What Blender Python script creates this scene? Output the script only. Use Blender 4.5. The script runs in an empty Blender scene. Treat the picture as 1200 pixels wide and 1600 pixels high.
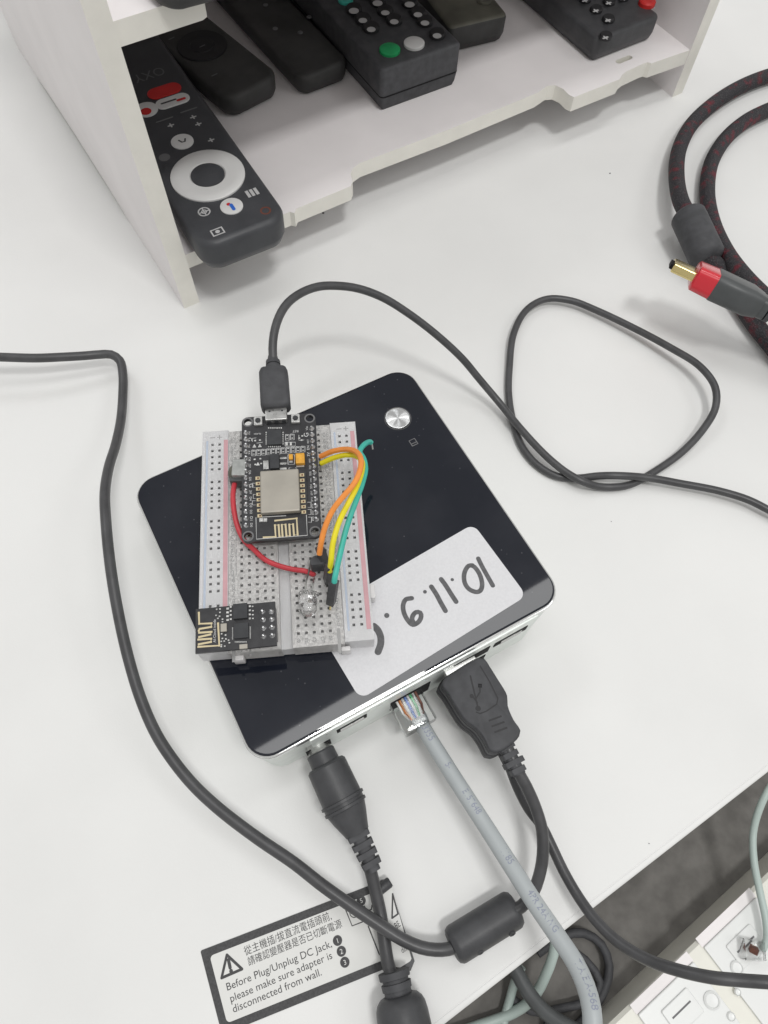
import bpy, bmesh, random
from math import *
from mathutils import Vector, Matrix
random.seed(7)
# ---------------------------------------------------------------- camera, light, exposure
SC = bpy.context.scene
COL = SC.collection
S = 0.001                                   # everything below is written in millimetres
CF, CT, CR, CH = 1109.65, 0.452435, 0.03827, 266.13     # focal (px of a 1600 px high frame), tilt, roll, height
fwv = Vector((0, sin(CT), -cos(CT))); upv = Vector((0, cos(CT), sin(CT))); rtv = Vector((1, 0, 0))
CRt = cos(CR)*rtv + sin(CR)*upv
CUp = -sin(CR)*rtv + cos(CR)*upv
cd = bpy.data.cameras.new('camera'); cam = bpy.data.objects.new('camera', cd); COL.objects.link(cam)
m = Matrix((CRt, CUp, -fwv)).transposed().to_4x4(); m.translation = Vector((0, 0, CH))*S
cam.matrix_world = m
cd.sensor_fit = 'VERTICAL'; cd.sensor_height = 36; cd.lens = 36*CF/1600
cd.clip_start = 0.005; cd.clip_end = 20
SC.camera = cam
W = bpy.data.worlds.new('World'); SC.world = W; W.use_nodes = True
W.node_tree.nodes['Background'].inputs[0].default_value = (1.0, 0.99, 0.97, 1)
W.node_tree.nodes['Background'].inputs[1].default_value = 0.50
def lamp(name, loc, target, sx, sy, power, color=(1, 1, 1), rot=None):
    ld = bpy.data.lights.new(name, 'AREA'); ld.shape = 'RECTANGLE'; ld.size = sx; ld.size_y = sy
    ld.energy = power; ld.color = color
    o = bpy.data.objects.new(name, ld); COL.objects.link(o); o.location = loc
    if rot is None:
        d = Vector(target) - Vector(loc); o.rotation_euler = d.to_track_quat('-Z', 'Y').to_euler()
    else:
        o.rotation_euler = rot
    return o
lamp('ceiling_lamp', (0.46, -0.40, 2.0), (0.05, 0.1, 0), 0.40, 0.22, 13.5, (1, 0.995, 0.98))
lamp('ceiling_lamp', (-1.2, 1.3, 2.0), (0, 0.1, 0), 0.9, 0.5, 5.5, (0.97, 0.99, 1))
lamp('ceiling_lamp', (1.9, -0.3, 1.9), (0.05, 0.1, 0), 0.9, 0.6, 5, (0.99, 1, 1))
OVER = lamp('ceiling_lamp', (0, -0.6, 2.0), None, 1.5, 0.26, 7.0, (1, 1, 0.99), rot=(0, 0, 0))
SC.view_settings.view_transform = 'Standard'; SC.view_settings.look = 'None'
SC.view_settings.exposure = 0; SC.view_settings.gamma = 1
SC.view_settings.use_curve_mapping = False

# ---------------------------------------------------------------- helpers
def at(px, py, z):
    """point of the place (mm) at height z seen at photo pixel px,py"""
    d = fwv + CRt*((px-600)/CF) - CUp*((py-800)/CF)
    return Vector((0, 0, CH)) + d*((z-CH)/d.z)
# overhead ceiling light: straight edge found from its mirror image in the glossy lid
def mirr(px, py, Z=2000, zl=36.0):
    p = at(px, py, zl); c = Vector((0, 0, 2*zl-CH)); return c + (p-c)*((Z-c.z)/(p.z-c.z))
a_, b_ = mirr(432, 1152), mirr(860, 901)
dd = (b_-a_).normalized(); nn = Vector((dd.y, -dd.x, 0))
cen = (a_+b_)/2 + nn*130
OVER.location = cen*S; OVER.rotation_euler = (0, 0, atan2(dd.y, dd.x))

def mat(name, col, rough=0.5, metal=0.0, spec=0.5, var=0.0, scale=600, bump=0.0, bscale=2000, trans=0.0,
        ior=1.45, coat=0.0, col2=None, aniso=0.0, rvar=0.0, alpha=1.0, emit=None):
    m = bpy.data.materials.new(name); m.use_nodes = True; nt = m.node_tree
    b = nt.nodes['Principled BSDF']; I = b.inputs
    I['Base Color'].default_value = (*col, 1); I['Roughness'].default_value = rough; I['Metallic'].default_value = metal
    I['Specular IOR Level'].default_value = spec; I['Transmission Weight'].default_value = trans
    I['IOR'].default_value = ior; I['Coat Weight'].default_value = coat; I['Anisotropic'].default_value = aniso
    I['Alpha'].default_value = alpha
    tc = nt.nodes.new('ShaderNodeTexCoord')
    if var or col2 or rvar:
        n = nt.nodes.new('ShaderNodeTexNoise'); n.inputs['Scale'].default_value = scale; n.inputs['Detail'].default_value = 5
        nt.links.new(tc.outputs['Object'], n.inputs['Vector'])
        if var or col2:
            r = nt.nodes.new('ShaderNodeValToRGB')
            c2 = col2 or tuple(min(1, c*(1+var)) for c in col); c1 = col if col2 else tuple(c*(1-var) for c in col)
            r.color_ramp.elements[0].position = 0.35; r.color_ramp.elements[1].position = 0.65
            r.color_ramp.elements[0].color = (*c1, 1); r.color_ramp.elements[1].color = (*c2, 1)
            nt.links.new(n.outputs['Fac'], r.inputs['Fac']); nt.links.new(r.outputs['Color'], I['Base Color'])
        if rvar:
            mr = nt.nodes.new('ShaderNodeMapRange'); mr.inputs['To Min'].default_value = max(0.02, rough-rvar)
            mr.inputs['To Max'].default_value = rough+rvar; mr.inputs['From Min'].default_value = .3; mr.inputs['From Max'].default_value = .7
            nt.links.new(n.outputs['Fac'], mr.inputs['Value']); nt.links.new(mr.outputs['Result'], I['Roughness'])
    if bump:
        n2 = nt.nodes.new('ShaderNodeTexNoise'); n2.inputs['Scale'].default_value = bscale; n2.inputs['Detail'].default_value = 3
        nt.links.new(tc.outputs['Object'], n2.inputs['Vector'])
        bp = nt.nodes.new('ShaderNodeBump'); bp.inputs['Strength'].default_value = bump; bp.inputs['Distance'].default_value = 0.0002
        nt.links.new(n2.outputs['Fac'], bp.inputs['Height']); nt.links.new(bp.outputs['Normal'], I['Normal'])
    return m
M = {}
M['desk'] = mat('desk_laminate', (.79, .79, .78), .4, spec=.4, var=.022, scale=14, bump=.15, bscale=1500, rvar=.1)
M['deskedge'] = mat('desk_edge', (.80, .79, .74), .3)
M['grey'] = mat('grey_fabric', (.175, .168, .158), .95, spec=.1, var=.16, scale=120, bump=.5, bscale=900)
M['foam'] = mat('pvc_foam_board', (.86, .825, .825), .42, spec=.35, var=.03, scale=30, bump=.1, bscale=500)
M['foamcut'] = mat('pvc_foam_cut_edge', (.84, .82, .76), .6, spec=.2, var=.03, scale=80, bump=.2, bscale=1500)
M['blk'] = mat('black_plastic', (.06, .061, .065), .42, spec=.45, var=.12, scale=200, bump=.25, bscale=2500)
M['cable'] = mat('black_cable_jacket', (.066, .066, .069), .36, spec=.5, var=.15, scale=150, bump=.1, bscale=1500)
M['blk2'] = mat('black_rubber', (.066, .067, .072), .6, spec=.4, var=.15, scale=250, bump=.3, bscale=2500)
M['remote'] = mat('remote_plastic', (.06, .062, .068), .4, spec=.4, var=.1, scale=90, bump=.2, bscale=3000)
M['remote2'] = mat('worn_remote_plastic', (.055, .055, .054), .5, spec=.35, var=.25, scale=60, bump=.3, bscale=2500)
M['remote3'] = mat('grey_green_remote_plastic', (.12, .118, .095), .45, spec=.4, var=.25, scale=60, bump=.3, bscale=2500)
M['button'] = mat('dark_rubber_button', (.02, .02, .022), .55, spec=.5)
M['white'] = mat('white_plastic', (.72, .72, .71), .35, var=.02, scale=100)
M['outlet'] = mat('outlet_white', (.80, .81, .80), .3, var=.01, scale=60)
M['cream'] = mat('cream_trunking', (.80, .79, .72), .4, var=.015, scale=60)
M['olive'] = mat('trunking_side', (.80, .78, .71), .55, var=.04, scale=60)
M['red'] = mat('red_plastic', (.62, .03, .028), .4, var=.05, scale=200)
M['green'] = mat('green_button', (.02, .36, .12), .5, var=.1, scale=200)
M['blue'] = mat('blue_mark', (.03, .15, .6), .5)
M['mark'] = mat('white_marking', (.5, .5, .5), .6)
M['dimmark'] = mat('faint_marking', (.16, .16, .165), .6)
M['ink'] = mat('black_print', (.06, .06, .062), .6, var=.2, scale=1500)
M['paper'] = mat('paper', (.70, .70, .72), .65, spec=.2, var=.025, scale=1200, bump=.25, bscale=3000)
M['stick'] = mat('white_sticker', (.74, .74, .72), .45, spec=.3, var=.012, scale=100)
M['pen'] = mat('marker_ink', (.10, .10, .105), .5, var=.2, scale=800)
M['alu'] = mat('satin_aluminium', (.80, .84, .81), .42, metal=.45, var=.03, scale=200, bump=.1, bscale=3000)
M['rim'] = mat('polished_aluminium', (.86, .87, .86), .13, metal=1)
M['chrome'] = mat('spun_chrome', (.80, .81, .82), .3, metal=1, aniso=1.0)
M['steel'] = mat('plated_steel', (.50, .50, .49), .32, metal=.9, var=.12, scale=400, rvar=.1)
M['shield'] = mat('shield_can', (.40, .375, .33), .5, metal=.45, var=.08, scale=120, rvar=.08)
M['tin'] = mat('solder', (.62, .62, .63), .25, metal=.9, var=.3, scale=1500, bump=.6, bscale=1500)
M['smd'] = mat('component_end', (.55, .55, .54), .4, metal=.4, var=.3, scale=2000)
M['gold'] = mat('gold_plating', (.82, .68, .32), .22, metal=1)
M['goldtrace'] = mat('bare_copper_trace', (.62, .53, .34), .4, metal=.25)
M['pcb'] = mat('black_solder_mask', (.034, .034, .037), .38, spec=.45, var=.2, scale=300, bump=.2, bscale=2500)
M['chip'] = mat('chip_epoxy', (.05, .052, .056), .6, spec=.3, var=.1, scale=400, bump=.3, bscale=4000)
M['silk'] = mat('silk_screen', (.62, .62, .62), .6)
M['tant'] = mat('tantalum_capacitor', (.72, .36, .04), .45, var=.12, scale=700)
M['orange'] = mat('orange_wire', (.86, .30, .06), .35, var=.05, scale=300)
M['yellow'] = mat('yellow_wire', (.80, .70, .02), .35, var=.05, scale=300)
M['teal'] = mat('teal_wire', (.06, .46, .38), .35, var=.05, scale=300)
M['redw'] = mat('red_wire', (.52, .045, .06), .35, var=.08, scale=300)
M['pinkline'] = mat('red_rail_line', (.58, .33, .36), .4, var=.05, scale=300)
M['blueline'] = mat('blue_rail_line', (.46, .52, .62), .4, var=.05, scale=300)
M['bbink'] = mat('board_print', (.34, .34, .34), .6)
M['ether'] = mat('grey_network_jacket', (.42, .45, .46), .42, var=.03, scale=80, bump=.1, bscale=1000)
M['ether2'] = mat('pale_network_jacket', (.50, .56, .55), .42, var=.03, scale=80)
M['blueink'] = mat('blue_cable_print', (.28, .30, .38), .6)
M['palegreen'] = mat('pale_green_jacket', (.44, .52, .49), .4, var=.04, scale=80)
M['brown'] = mat('brown_wire_ends', (.16, .05, .03), .5)
M['adh'] = mat('adhesive_backing', (.66, .65, .63), .7)
M['sparkle'] = mat('added_led_glitter', (.9, .9, .9), .12, metal=.9, bump=1.0, bscale=900)
M['hole'] = mat('dark_socket', (.012, .012, .013), .7, spec=.2)
M['glass'] = mat('clear_epoxy', (1, 1, 1), .03, trans=1.0, ior=1.5, bump=1.0, bscale=700)
M['poly'] = mat('clear_polycarbonate', (.98, .99, .99), .04, trans=1, ior=1.35)
M['redplug'] = mat('translucent_red', (.62, .02, .035), .22, spec=.6, coat=.4)
M['greyplug'] = mat('grey_moulding', (.075, .08, .082), .4, var=.08, scale=150)
M['tape'] = mat('clear_tape', (.8, .8, .8), .15, alpha=.12)
# frosted clear plastic of the solderless breadboard
def frosted():
    m = mat('frosted_clear_plastic', (.80, .79, .78), .28, spec=.5, trans=.4, ior=1.25, bump=.7, bscale=1300)
    nt = m.node_tree; b = nt.nodes['Principled BSDF']; tc = nt.nodes.new('ShaderNodeTexCoord')
    n = nt.nodes.new('ShaderNodeTexNoise'); n.inputs['Scale'].default_value = 1100; n.inputs['Detail'].default_value = 3
    mp = nt.nodes.new('ShaderNodeMapRange'); mp.inputs['From Min'].default_value = .35; mp.inputs['From Max'].default_value = .65
    mp.inputs['To Min'].default_value = .3; mp.inputs['To Max'].default_value = .62
    nt.links.new(tc.outputs['Object'], n.inputs['Vector']); nt.links.new(n.outputs['Fac'], mp.inputs['Value'])
    nt.links.new(mp.outputs['Result'], b.inputs['Transmission Weight'])
    return m
M['frost'] = frosted()
M['frost2'] = mat('frosted_rail_plastic', (.87, .87, .88), .28, spec=.5, trans=.4, ior=1.25, bump=.5, bscale=500)
# glossy black lid with a little dust
def lid_mat():
    m = mat('glossy_black_acrylic', (.006, .007, .011), .03, spec=.5)
    nt = m.node_tree; b = nt.nodes['Principled BSDF']; tc = nt.nodes.new('ShaderNodeTexCoord')
    v = nt.nodes.new('ShaderNodeTexVoronoi'); v.inputs['Scale'].default_value = 260; v.inputs['Randomness'].default_value = 1
    n = nt.nodes.new('ShaderNodeTexNoise'); n.inputs['Scale'].default_value = 30; n.inputs['Detail'].default_value = 6
    nt.links.new(tc.outputs['Object'], v.inputs['Vector']); nt.links.new(tc.outputs['Object'], n.inputs['Vector'])
    r = nt.nodes.new('ShaderNodeValToRGB'); r.color_ramp.elements[0].position = 0; r.color_ramp.elements[0].color = (.10, .10, .105, 1)
    r.color_ramp.elements[1].position = .085; r.color_ramp.elements[1].color = (0, 0, 0, 1)
    nt.links.new(v.outputs['Distance'], r.inputs['Fac'])
    r2 = nt.nodes.new('ShaderNodeValToRGB'); r2.color_ramp.elements[0].position = .4; r2.color_ramp.elements[0].color = (.009, .011, .018, 1)
    r2.color_ramp.elements[1].position = .75; r2.color_ramp.elements[1].color = (.022, .024, .032, 1)
    nt.links.new(n.outputs['Fac'], r2.inputs['Fac'])
    mx = nt.nodes.new('ShaderNodeMix'); mx.data_type = 'RGBA'; mx.blend_type = 'ADD'; mx.inputs['Factor'].default_value = 1
    nt.links.new(r2.outputs['Color'], mx.inputs['A']); nt.links.new(r.outputs['Color'], mx.inputs['B'])
    nt.links.new(mx.outputs['Result'], b.inputs['Base Color'])
    return m
M['lid'] = lid_mat()
# braided sleeve: black with red flecks
def braid():
    m = mat('braided_sleeve', (.03, .03, .032), .7, spec=.35)
    nt = m.node_tree; b = nt.nodes['Principled BSDF']; tc = nt.nodes.new('ShaderNodeTexCoord')
    n = nt.nodes.new('ShaderNodeTexNoise'); n.inputs['Scale'].default_value = 210; n.inputs['Detail'].default_value = 3
    r = nt.nodes.new('ShaderNodeValToRGB'); r.color_ramp.elements[0].position = .52; r.color_ramp.elements[0].color = (.038, .036, .04, 1)
    r.color_ramp.elements[1].position = .72; r.color_ramp.elements[1].color = (.14, .022, .032, 1)
    v = nt.nodes.new('ShaderNodeTexVoronoi'); v.inputs['Scale'].default_value = 1300
    r2 = nt.nodes.new('ShaderNodeValToRGB'); r2.color_ramp.elements[0].position = .0; r2.color_ramp.elements[0].color = (.16, .15, .15, 1)
    r2.color_ramp.elements[1].position = .35; r2.color_ramp.elements[1].color = (0, 0, 0, 1)
    mx = nt.nodes.new('ShaderNodeMix'); mx.data_type = 'RGBA'; mx.blend_type = 'ADD'; mx.inputs['Factor'].default_value = .6
    for x in (n, v): nt.links.new(tc.outputs['Object'], x.inputs['Vector'])
    nt.links.new(n.outputs['Fac'], r.inputs['Fac']); nt.links.new(v.outputs['Distance'], r2.inputs['Fac'])
    nt.links.new(r.outputs['Color'], mx.inputs['A']); nt.links.new(r2.outputs['Color'], mx.inputs['B'])
    nt.links.new(mx.outputs['Result'], b.inputs['Base Color'])
    bp = nt.nodes.new('ShaderNodeBump'); bp.inputs['Strength'].default_value = .8; bp.inputs['Distance'].default_value = .0004
    nt.links.new(v.outputs['Distance'], bp.inputs['Height']); nt.links.new(bp.outputs['Normal'], b.inputs['Normal'])
    return m
M['braid'] = braid()

def thing(name, label, cat, loc=(0, 0, 0), rot=0.0, group=None):
    o = bpy.data.objects.new(name, None); COL.objects.link(o); o.empty_display_size = .01
    o.location = Vector(loc)*S; o.rotation_euler = (0, 0, rot)
    o['label'] = label; o['category'] = cat
    if group: o['group'] = group
    return o
def root_mat(o):                                  # world matrix (mm) of a chain of Empties/objects
    mm = Matrix.Translation(Vector(o.location)/S) @ o.rotation_euler.to_matrix().to_4x4()
    return (root_mat(o.parent) @ mm) if o.parent else mm
def obj(name, bm, ms, parent=None, world=False, sharp=35, label=None):
    """link a bmesh (mm) as ONE mesh object; world=True: coordinates are place coordinates"""
    if world and parent is not None: bm.transform(root_mat(parent).inverted())
    bmesh.ops.recalc_face_normals(bm, faces=bm.faces)
    bm.transform(Matrix.Scale(S, 4))
    me = bpy.data.meshes.new(name); bm.to_mesh(me); bm.free()
    for mm in (ms if isinstance(ms, (list, tuple)) else [ms]): me.materials.append(M[mm])
    for p in me.polygons: p.use_smooth = True
    me.set_sharp_from_angle(angle=radians(sharp))
    o = bpy.data.objects.new(name, me); COL.objects.link(o)
    if parent is not None: o.parent = parent
    if label: o['label'] = label
    return o
def tag(o, label, cat, group=None, kind=None):
    if kind: o['kind'] = kind
    if label: o['label'] = label; o['category'] = cat
    if group: o['group'] = group
    return o
def BM(): return bmesh.new()
def face(bm, vs, mi=0):
    try:
        f = bm.faces.new(vs); f.material_index = mi; return f
    except ValueError: return None
def loft(bm, rings, mi=0, cap0=True, cap1=True):
    R = [[bm.verts.new(p) for p in r] for r in rings]
    n = len(R[0])
    for a, b in zip(R, R[1:]):
        for i in range(n): face(bm, (a[i], a[(i+1) % n], b[(i+1) % n], b[i]), mi)
    if cap0: face(bm, R[0][::-1], mi)
    if cap1: face(bm, R[-1], mi)
def rr(w, l, r, n=6, cx=0, cy=0):
    r = max(min(r, w/2-1e-3, l/2-1e-3), 1e-3); out = []
    for sx, sy, a0 in ((1, 1, 0), (-1, 1, 90), (-1, -1, 180), (1, -1, 270)):
        for i in range(n+1):
            a = radians(a0+90*i/n); out.append((cx+sx*(w/2-r)+r*cos(a), cy+sy*(l/2-r)+r*sin(a)))
    return out
def slab(bm, w, l, z0, z1, r=1, bev=.3, cx=0, cy=0, mi=0, n=5, rot=0, taper=0, bot=None, nb=3):
    """rounded-corner block with a rounded top edge"""
    rings = []
    bb = bev if bot is None else bot
    prof = []
    if bb > 0:
        for i in range(nb): a = radians(90*i/nb); prof.append((z0+bb*(1-sin(a)) if False else z0+bb*(1-cos(a)), bb*(1-sin(a))))
    prof.append((z0+bb, 0)); prof.append((z1-bev, taper))
    if bev > 0:
        for i in range(1, nb+1): a = radians(90*i/nb); prof.append((z1-bev+bev*sin(a), taper+bev*(1-cos(a))))
        prof.append((z1, taper+bev*1.2))
    c, s = cos(rot), sin(rot)
    for z, ins in prof:
        rings.append([(cx+x*c-y*s, cy+x*s+y*c, z) for x, y in rr(w-2*ins, l-2*ins, max(r-ins, .02), n)])
    loft(bm, rings, mi)
def box(bm, x0, y0, z0, x1, y1, z1, mi=0, bev=0):
    if x0 > x1: x0, x1 = x1, x0
    if y0 > y1: y0, y1 = y1, y0
    if bev:
        slab(bm, x1-x0, y1-y0, z0, z1, bev, bev, (x0+x1)/2, (y0+y1)/2, mi, n=2, nb=2); return
    v = [bm.verts.new(p) for p in ((x0,y0,z0),(x1,y0,z0),(x1,y1,z0),(x0,y1,z0),(x0,y0,z1),(x1,y0,z1),(x1,y1,z1),(x0,y1,z1))]
    for f in ((3,2,1,0),(4,5,6,7),(0,1,5,4),(1,2,6,5),(2,3,7,6),(3,0,4,7)): face(bm, [v[i] for i in f], mi)
def prism(bm, poly, z0, z1, mi=0):
    loft(bm, [[(p[0], p[1], z0) for p in poly], [(p[0], p[1], z1) for p in poly]], mi)
def catmull(P, step=2.0):
    P = [Vector(p) for p in P]
    if len(P) < 3: return P
    Q = [2*P[0]-P[1]] + P + [2*P[-1]-P[-2]]; out = []
    for i in range(1, len(Q)-2):
        p0, p1, p2, p3 = Q[i-1:i+3]; L = (p2-p1).length; n = max(1, int(L/step))
        # centripetal parameters
        t0 = 0; t1 = t0+max((p1-p0).length, 1e-6)**.5; t2 = t1+max((p2-p1).length, 1e-6)**.5; t3 = t2+max((p3-p2).length, 1e-6)**.5
        for k in range(n):
            t = t1+(t2-t1)*k/n
            A1 = (t1-t)/(t1-t0)*p0+(t-t0)/(t1-t0)*p1; A2 = (t2-t)/(t2-t1)*p1+(t-t1)/(t2-t1)*p2; A3 = (t3-t)/(t3-t2)*p2+(t-t2)/(t3-t2)*p3
            B1 = (t2-t)/(t2-t0)*A1+(t-t0)/(t2-t0)*A2; B2 = (t3-t)/(t3-t1)*A2+(t-t1)/(t3-t1)*A3
            out.append((t2-t)/(t2-t1)*B1+(t-t1)/(t2-t1)*B2)
    out.append(P[-1]); return out
def smoothz(P, it=2):
    P = [Vector(p) for p in P]
    for _ in range(it):
        Q = [p.copy() for p in P]
        for i in range(1, len(P)-1): P[i] = Q[i]*.5+(Q[i-1]+Q[i+1])*.25
    return P
def frames(P):
    n = len(P); T = [(P[min(i+1, n-1)]-P[max(i-1, 0)]).normalized() for i in range(n)]
    up = Vector((0, 0, 1)); out = []
    if abs(T[0].dot(up)) > .95: up = Vector((0, 1, 0))
    u = up
    for t in T:
        u = (u - t*u.dot(t))
        u.normalize(); out.append((t, u.cross(t).normalized()*-1, u.copy()))
        # keep the frame close to 'up' where possible
        if abs(t.z) < .8: u = Vector((0, 0, 1))
    return out
def tube(bm, P, r, mi=0, n=14, flat=1.0, caps=True):
    """r: number or list per point; flat: height/width ratio of the section"""
    F = frames(P); rings = []
    for i, p in enumerate(P):
        ri = r[i] if isinstance(r, (list, tuple)) else r
        t, s, u = F[i]
        rings.append([p + s*ri*cos(2*pi*k/n) + u*ri*flat*sin(2*pi*k/n) for k in range(n)])
    loft(bm, rings, mi, caps, caps)
def lathe(bm, p0, ax, prof, mi=0, n=28, flat=1.0):
    """prof: (distance along axis, radius)"""
    p0 = Vector(p0); ax = Vector(ax).normalized(); up = Vector((0, 0, 1))
    if abs(ax.dot(up)) > .95: up = Vector((0, 1, 0))
    s = ax.cross(up).normalized(); u = s.cross(ax).normalized()
    loft(bm, [[p0+ax*d+(s*cos(2*pi*k/n)+u*flat*sin(2*pi*k/n))*max(r, .001) for k in range(n)] for d, r in prof], mi)
def path(pts, step=2.0): return catmull([at(*p) for p in pts], step)
def sphere(bm, c, r, mi=0, n=10):
    c = Vector(c); loft(bm, [[(c.x+r*sin(pi*(j+.02)/n*.996)*cos(2*pi*k/12), c.y+r*sin(pi*(j+.02)/n*.996)*sin(2*pi*k/12), c.z+r*cos(pi*(j+.02)/n*.996)) for k in range(12)] for j in range(n+1)], mi)
def ribbon(bm, P, w, z0, z1, mi=0, rnd=True):
    """flat stroke following P (x,y) with rounded ends"""
    P = [Vector((p[0], p[1])) for p in P]; n = len(P); L, R = [], []
    for i in range(n):
        t = (P[min(i+1, n-1)]-P[max(i-1, 0)]).normalized(); s = Vector((-t.y, t.x))*w/2
        L.append(P[i]+s); R.append(P[i]-s)
    for i in range(n-1):
        q = [L[i], R[i], R[i+1], L[i+1]]
        v0 = [bm.verts.new((p.x, p.y, z0)) for p in q]; v1 = [bm.verts.new((p.x, p.y, z1+.0006*(i+(k_ > 1)))) for k_, p in enumerate(q)]
        face(bm, v1, mi)
        if abs(z1-z0) > .05:
            face(bm, (v0[0], v0[3], v1[3], v1[0]), mi); face(bm, (v0[1], v0[2], v1[2], v1[1]), mi)
    if rnd:
        for p, t in ((P[0], P[0]-P[1]), (P[-1], P[-1]-P[-2])):
            a0 = atan2(t.y, t.x)
            face(bm, [bm.verts.new((p.x+w/2*cos(a0+radians(a)), p.y+w/2*sin(a0+radians(a)), z1+(.0006*n if p is P[-1] else 0))) for a in range(-90, 91, 30)], mi)
def disc(bm, x, y, z, r, mi=0, n=20, h=0, r0=0):
    if r0:
        a = [bm.verts.new((x+r*cos(2*pi*k/n), y+r*sin(2*pi*k/n), z)) for k in range(n)]
        b = [bm.verts.new((x+r0*cos(2*pi*k/n), y+r0*sin(2*pi*k/n), z)) for k in range(n)]
        for k in range(n): face(bm, (a[k], a[(k+1) % n], b[(k+1) % n], b[k]), mi)
    elif h:
        loft(bm, [[(x+rr_*cos(2*pi*k/n), y+rr_*sin(2*pi*k/n), zz) for k in range(n)] for zz, rr_ in ((z, r), (z+h*.7, r), (z+h, r*.86))], mi)
    else:
        face(bm, [bm.verts.new((x+r*cos(2*pi*k/n), y+r*sin(2*pi*k/n), z)) for k in range(n)], mi)
def filled(loops, z0, z1, mi=0, bm=None):
    """flat plate with holes: first loop outside, the others are openings"""
    cu = bpy.data.curves.new('tmp', 'CURVE'); cu.dimensions = '2D'; cu.fill_mode = 'BOTH'; cu.extrude = (z1-z0)/2
    for lp in loops:
        sp = cu.splines.new('POLY'); sp.points.add(len(lp)-1)
        for i, p in enumerate(lp): sp.points[i].co = (p[0], p[1], 0, 1)
        sp.use_cyclic_u = True
    o = bpy.data.objects.new('tmp', cu); COL.objects.link(o)
    me = bpy.data.meshes.new_from_object(o)
    bm = bm or BM(); n0 = len(bm.verts); f0 = len(bm.faces)
    bm.from_mesh(me); bm.verts.ensure_lookup_table(); bm.faces.ensure_lookup_table()
    for v in bm.verts[n0:]: v.co.z += (z0+z1)/2
    for f in bm.faces[f0:]: f.material_index = mi
    bpy.data.objects.remove(o); bpy.data.curves.remove(cu); bpy.data.meshes.remove(me)
    return bm
_T = {}
def glyphs(s):
    if s not in _T:
        cu = bpy.data.curves.new('tmp', 'FONT'); cu.body = s; cu.size = 1; cu.resolution_u = 3
        o = bpy.data.objects.new('tmp', cu); COL.objects.link(o); bpy.context.view_layer.update()
        me = bpy.data.meshes.new_from_object(o.evaluated_get(bpy.context.evaluated_depsgraph_get()))
        V = [v.co.copy() for v in me.vertices]; Fc = [tuple(p.vertices) for p in me.polygons]
        bpy.data.objects.remove(o); bpy.data.curves.remove(cu); bpy.data.meshes.remove(me)
        x0 = min(v.x for v in V); x1 = max(v.x for v in V); _T[s] = (V, Fc, x0, x1)
    return _T[s]
def text(bm, s, p0, p1, z=None, k=1.0, mi=0, fn=None):
    """lettering whose baseline runs from p0 to p1; k stretches its height"""
    V, Fc, x0, x1 = glyphs(s); w = x1-x0
    if fn is None:
        a = Vector(p0); b = Vector(p1); e = (b-a)/w; up = Vector((0, 0, 1)).cross(e)*k
        fn = lambda x, y: a+e*x+up*y
    vs = [bm.verts.new(fn(v.x-x0, v.y)) for v in V]
    for f in Fc: face(bm, [vs[i] for i in f], mi)
def ptext(bm, s, a, b, z, k=1.0, mi=0): text(bm, s, at(a[0], a[1], z), at(b[0], b[1], z), k=k, mi=mi)
class Frame:
    def __init__(s, o): s.o = o; s.inv = root_mat(o).inverted()
    def __call__(s, px, py, z): return s.inv @ at(px, py, z)

# ---------------------------------------------------------------- the setting: desk and what lies below its edge
e0, e1 = at(1200, 1207, 0), at(696, 1600, 0); ed = (e0-e1).normalized(); en = Vector((ed.y, -ed.x, 0))  # en: away from desk
bm = BM()
def dpt(s, t): return e1+ed*s+en*t
prof = [(-1400, 0), (-2.3, 0), (-2.2, -.12), (-2.0, -.12), (-1.9, 0), (-.9, 0), (-.45, -.12), (-.15, -.4), (0, -.9), (0, -24), (-.8, -25), (-1400, -25)]
loft(bm, [[dpt(s, t)+Vector((0, 0, z)) for t, z in prof] for s in (-900, 1300)])
bm.faces.ensure_lookup_table()
desk = tag(obj('desk_surface', bm, 'desk'), None, None, kind='structure')
bm = BM()
g = [dpt(-900, -200), dpt(-900, 900), dpt(1300, 900), dpt(1300, -200)]
prism(bm, [(p.x, p.y) for p in g], -70, -58)
tag(obj('floor_panel', bm, 'grey'), None, None, kind='structure')
bm = BM()
random.seed(3)
for px, py, r in ((505, 333, .6), (953, 271, .4), (1014, 1318, .16), (955, 815, .15)):
    p = at(px, py, 0); disc(bm, p.x, p.y, .0, r, n=7, h=.25)
tag(obj('dust_specks', bm, 'ink'), 'tiny dark dust specks scattered on the white desk top', 'dust', kind='stuff')

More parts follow.
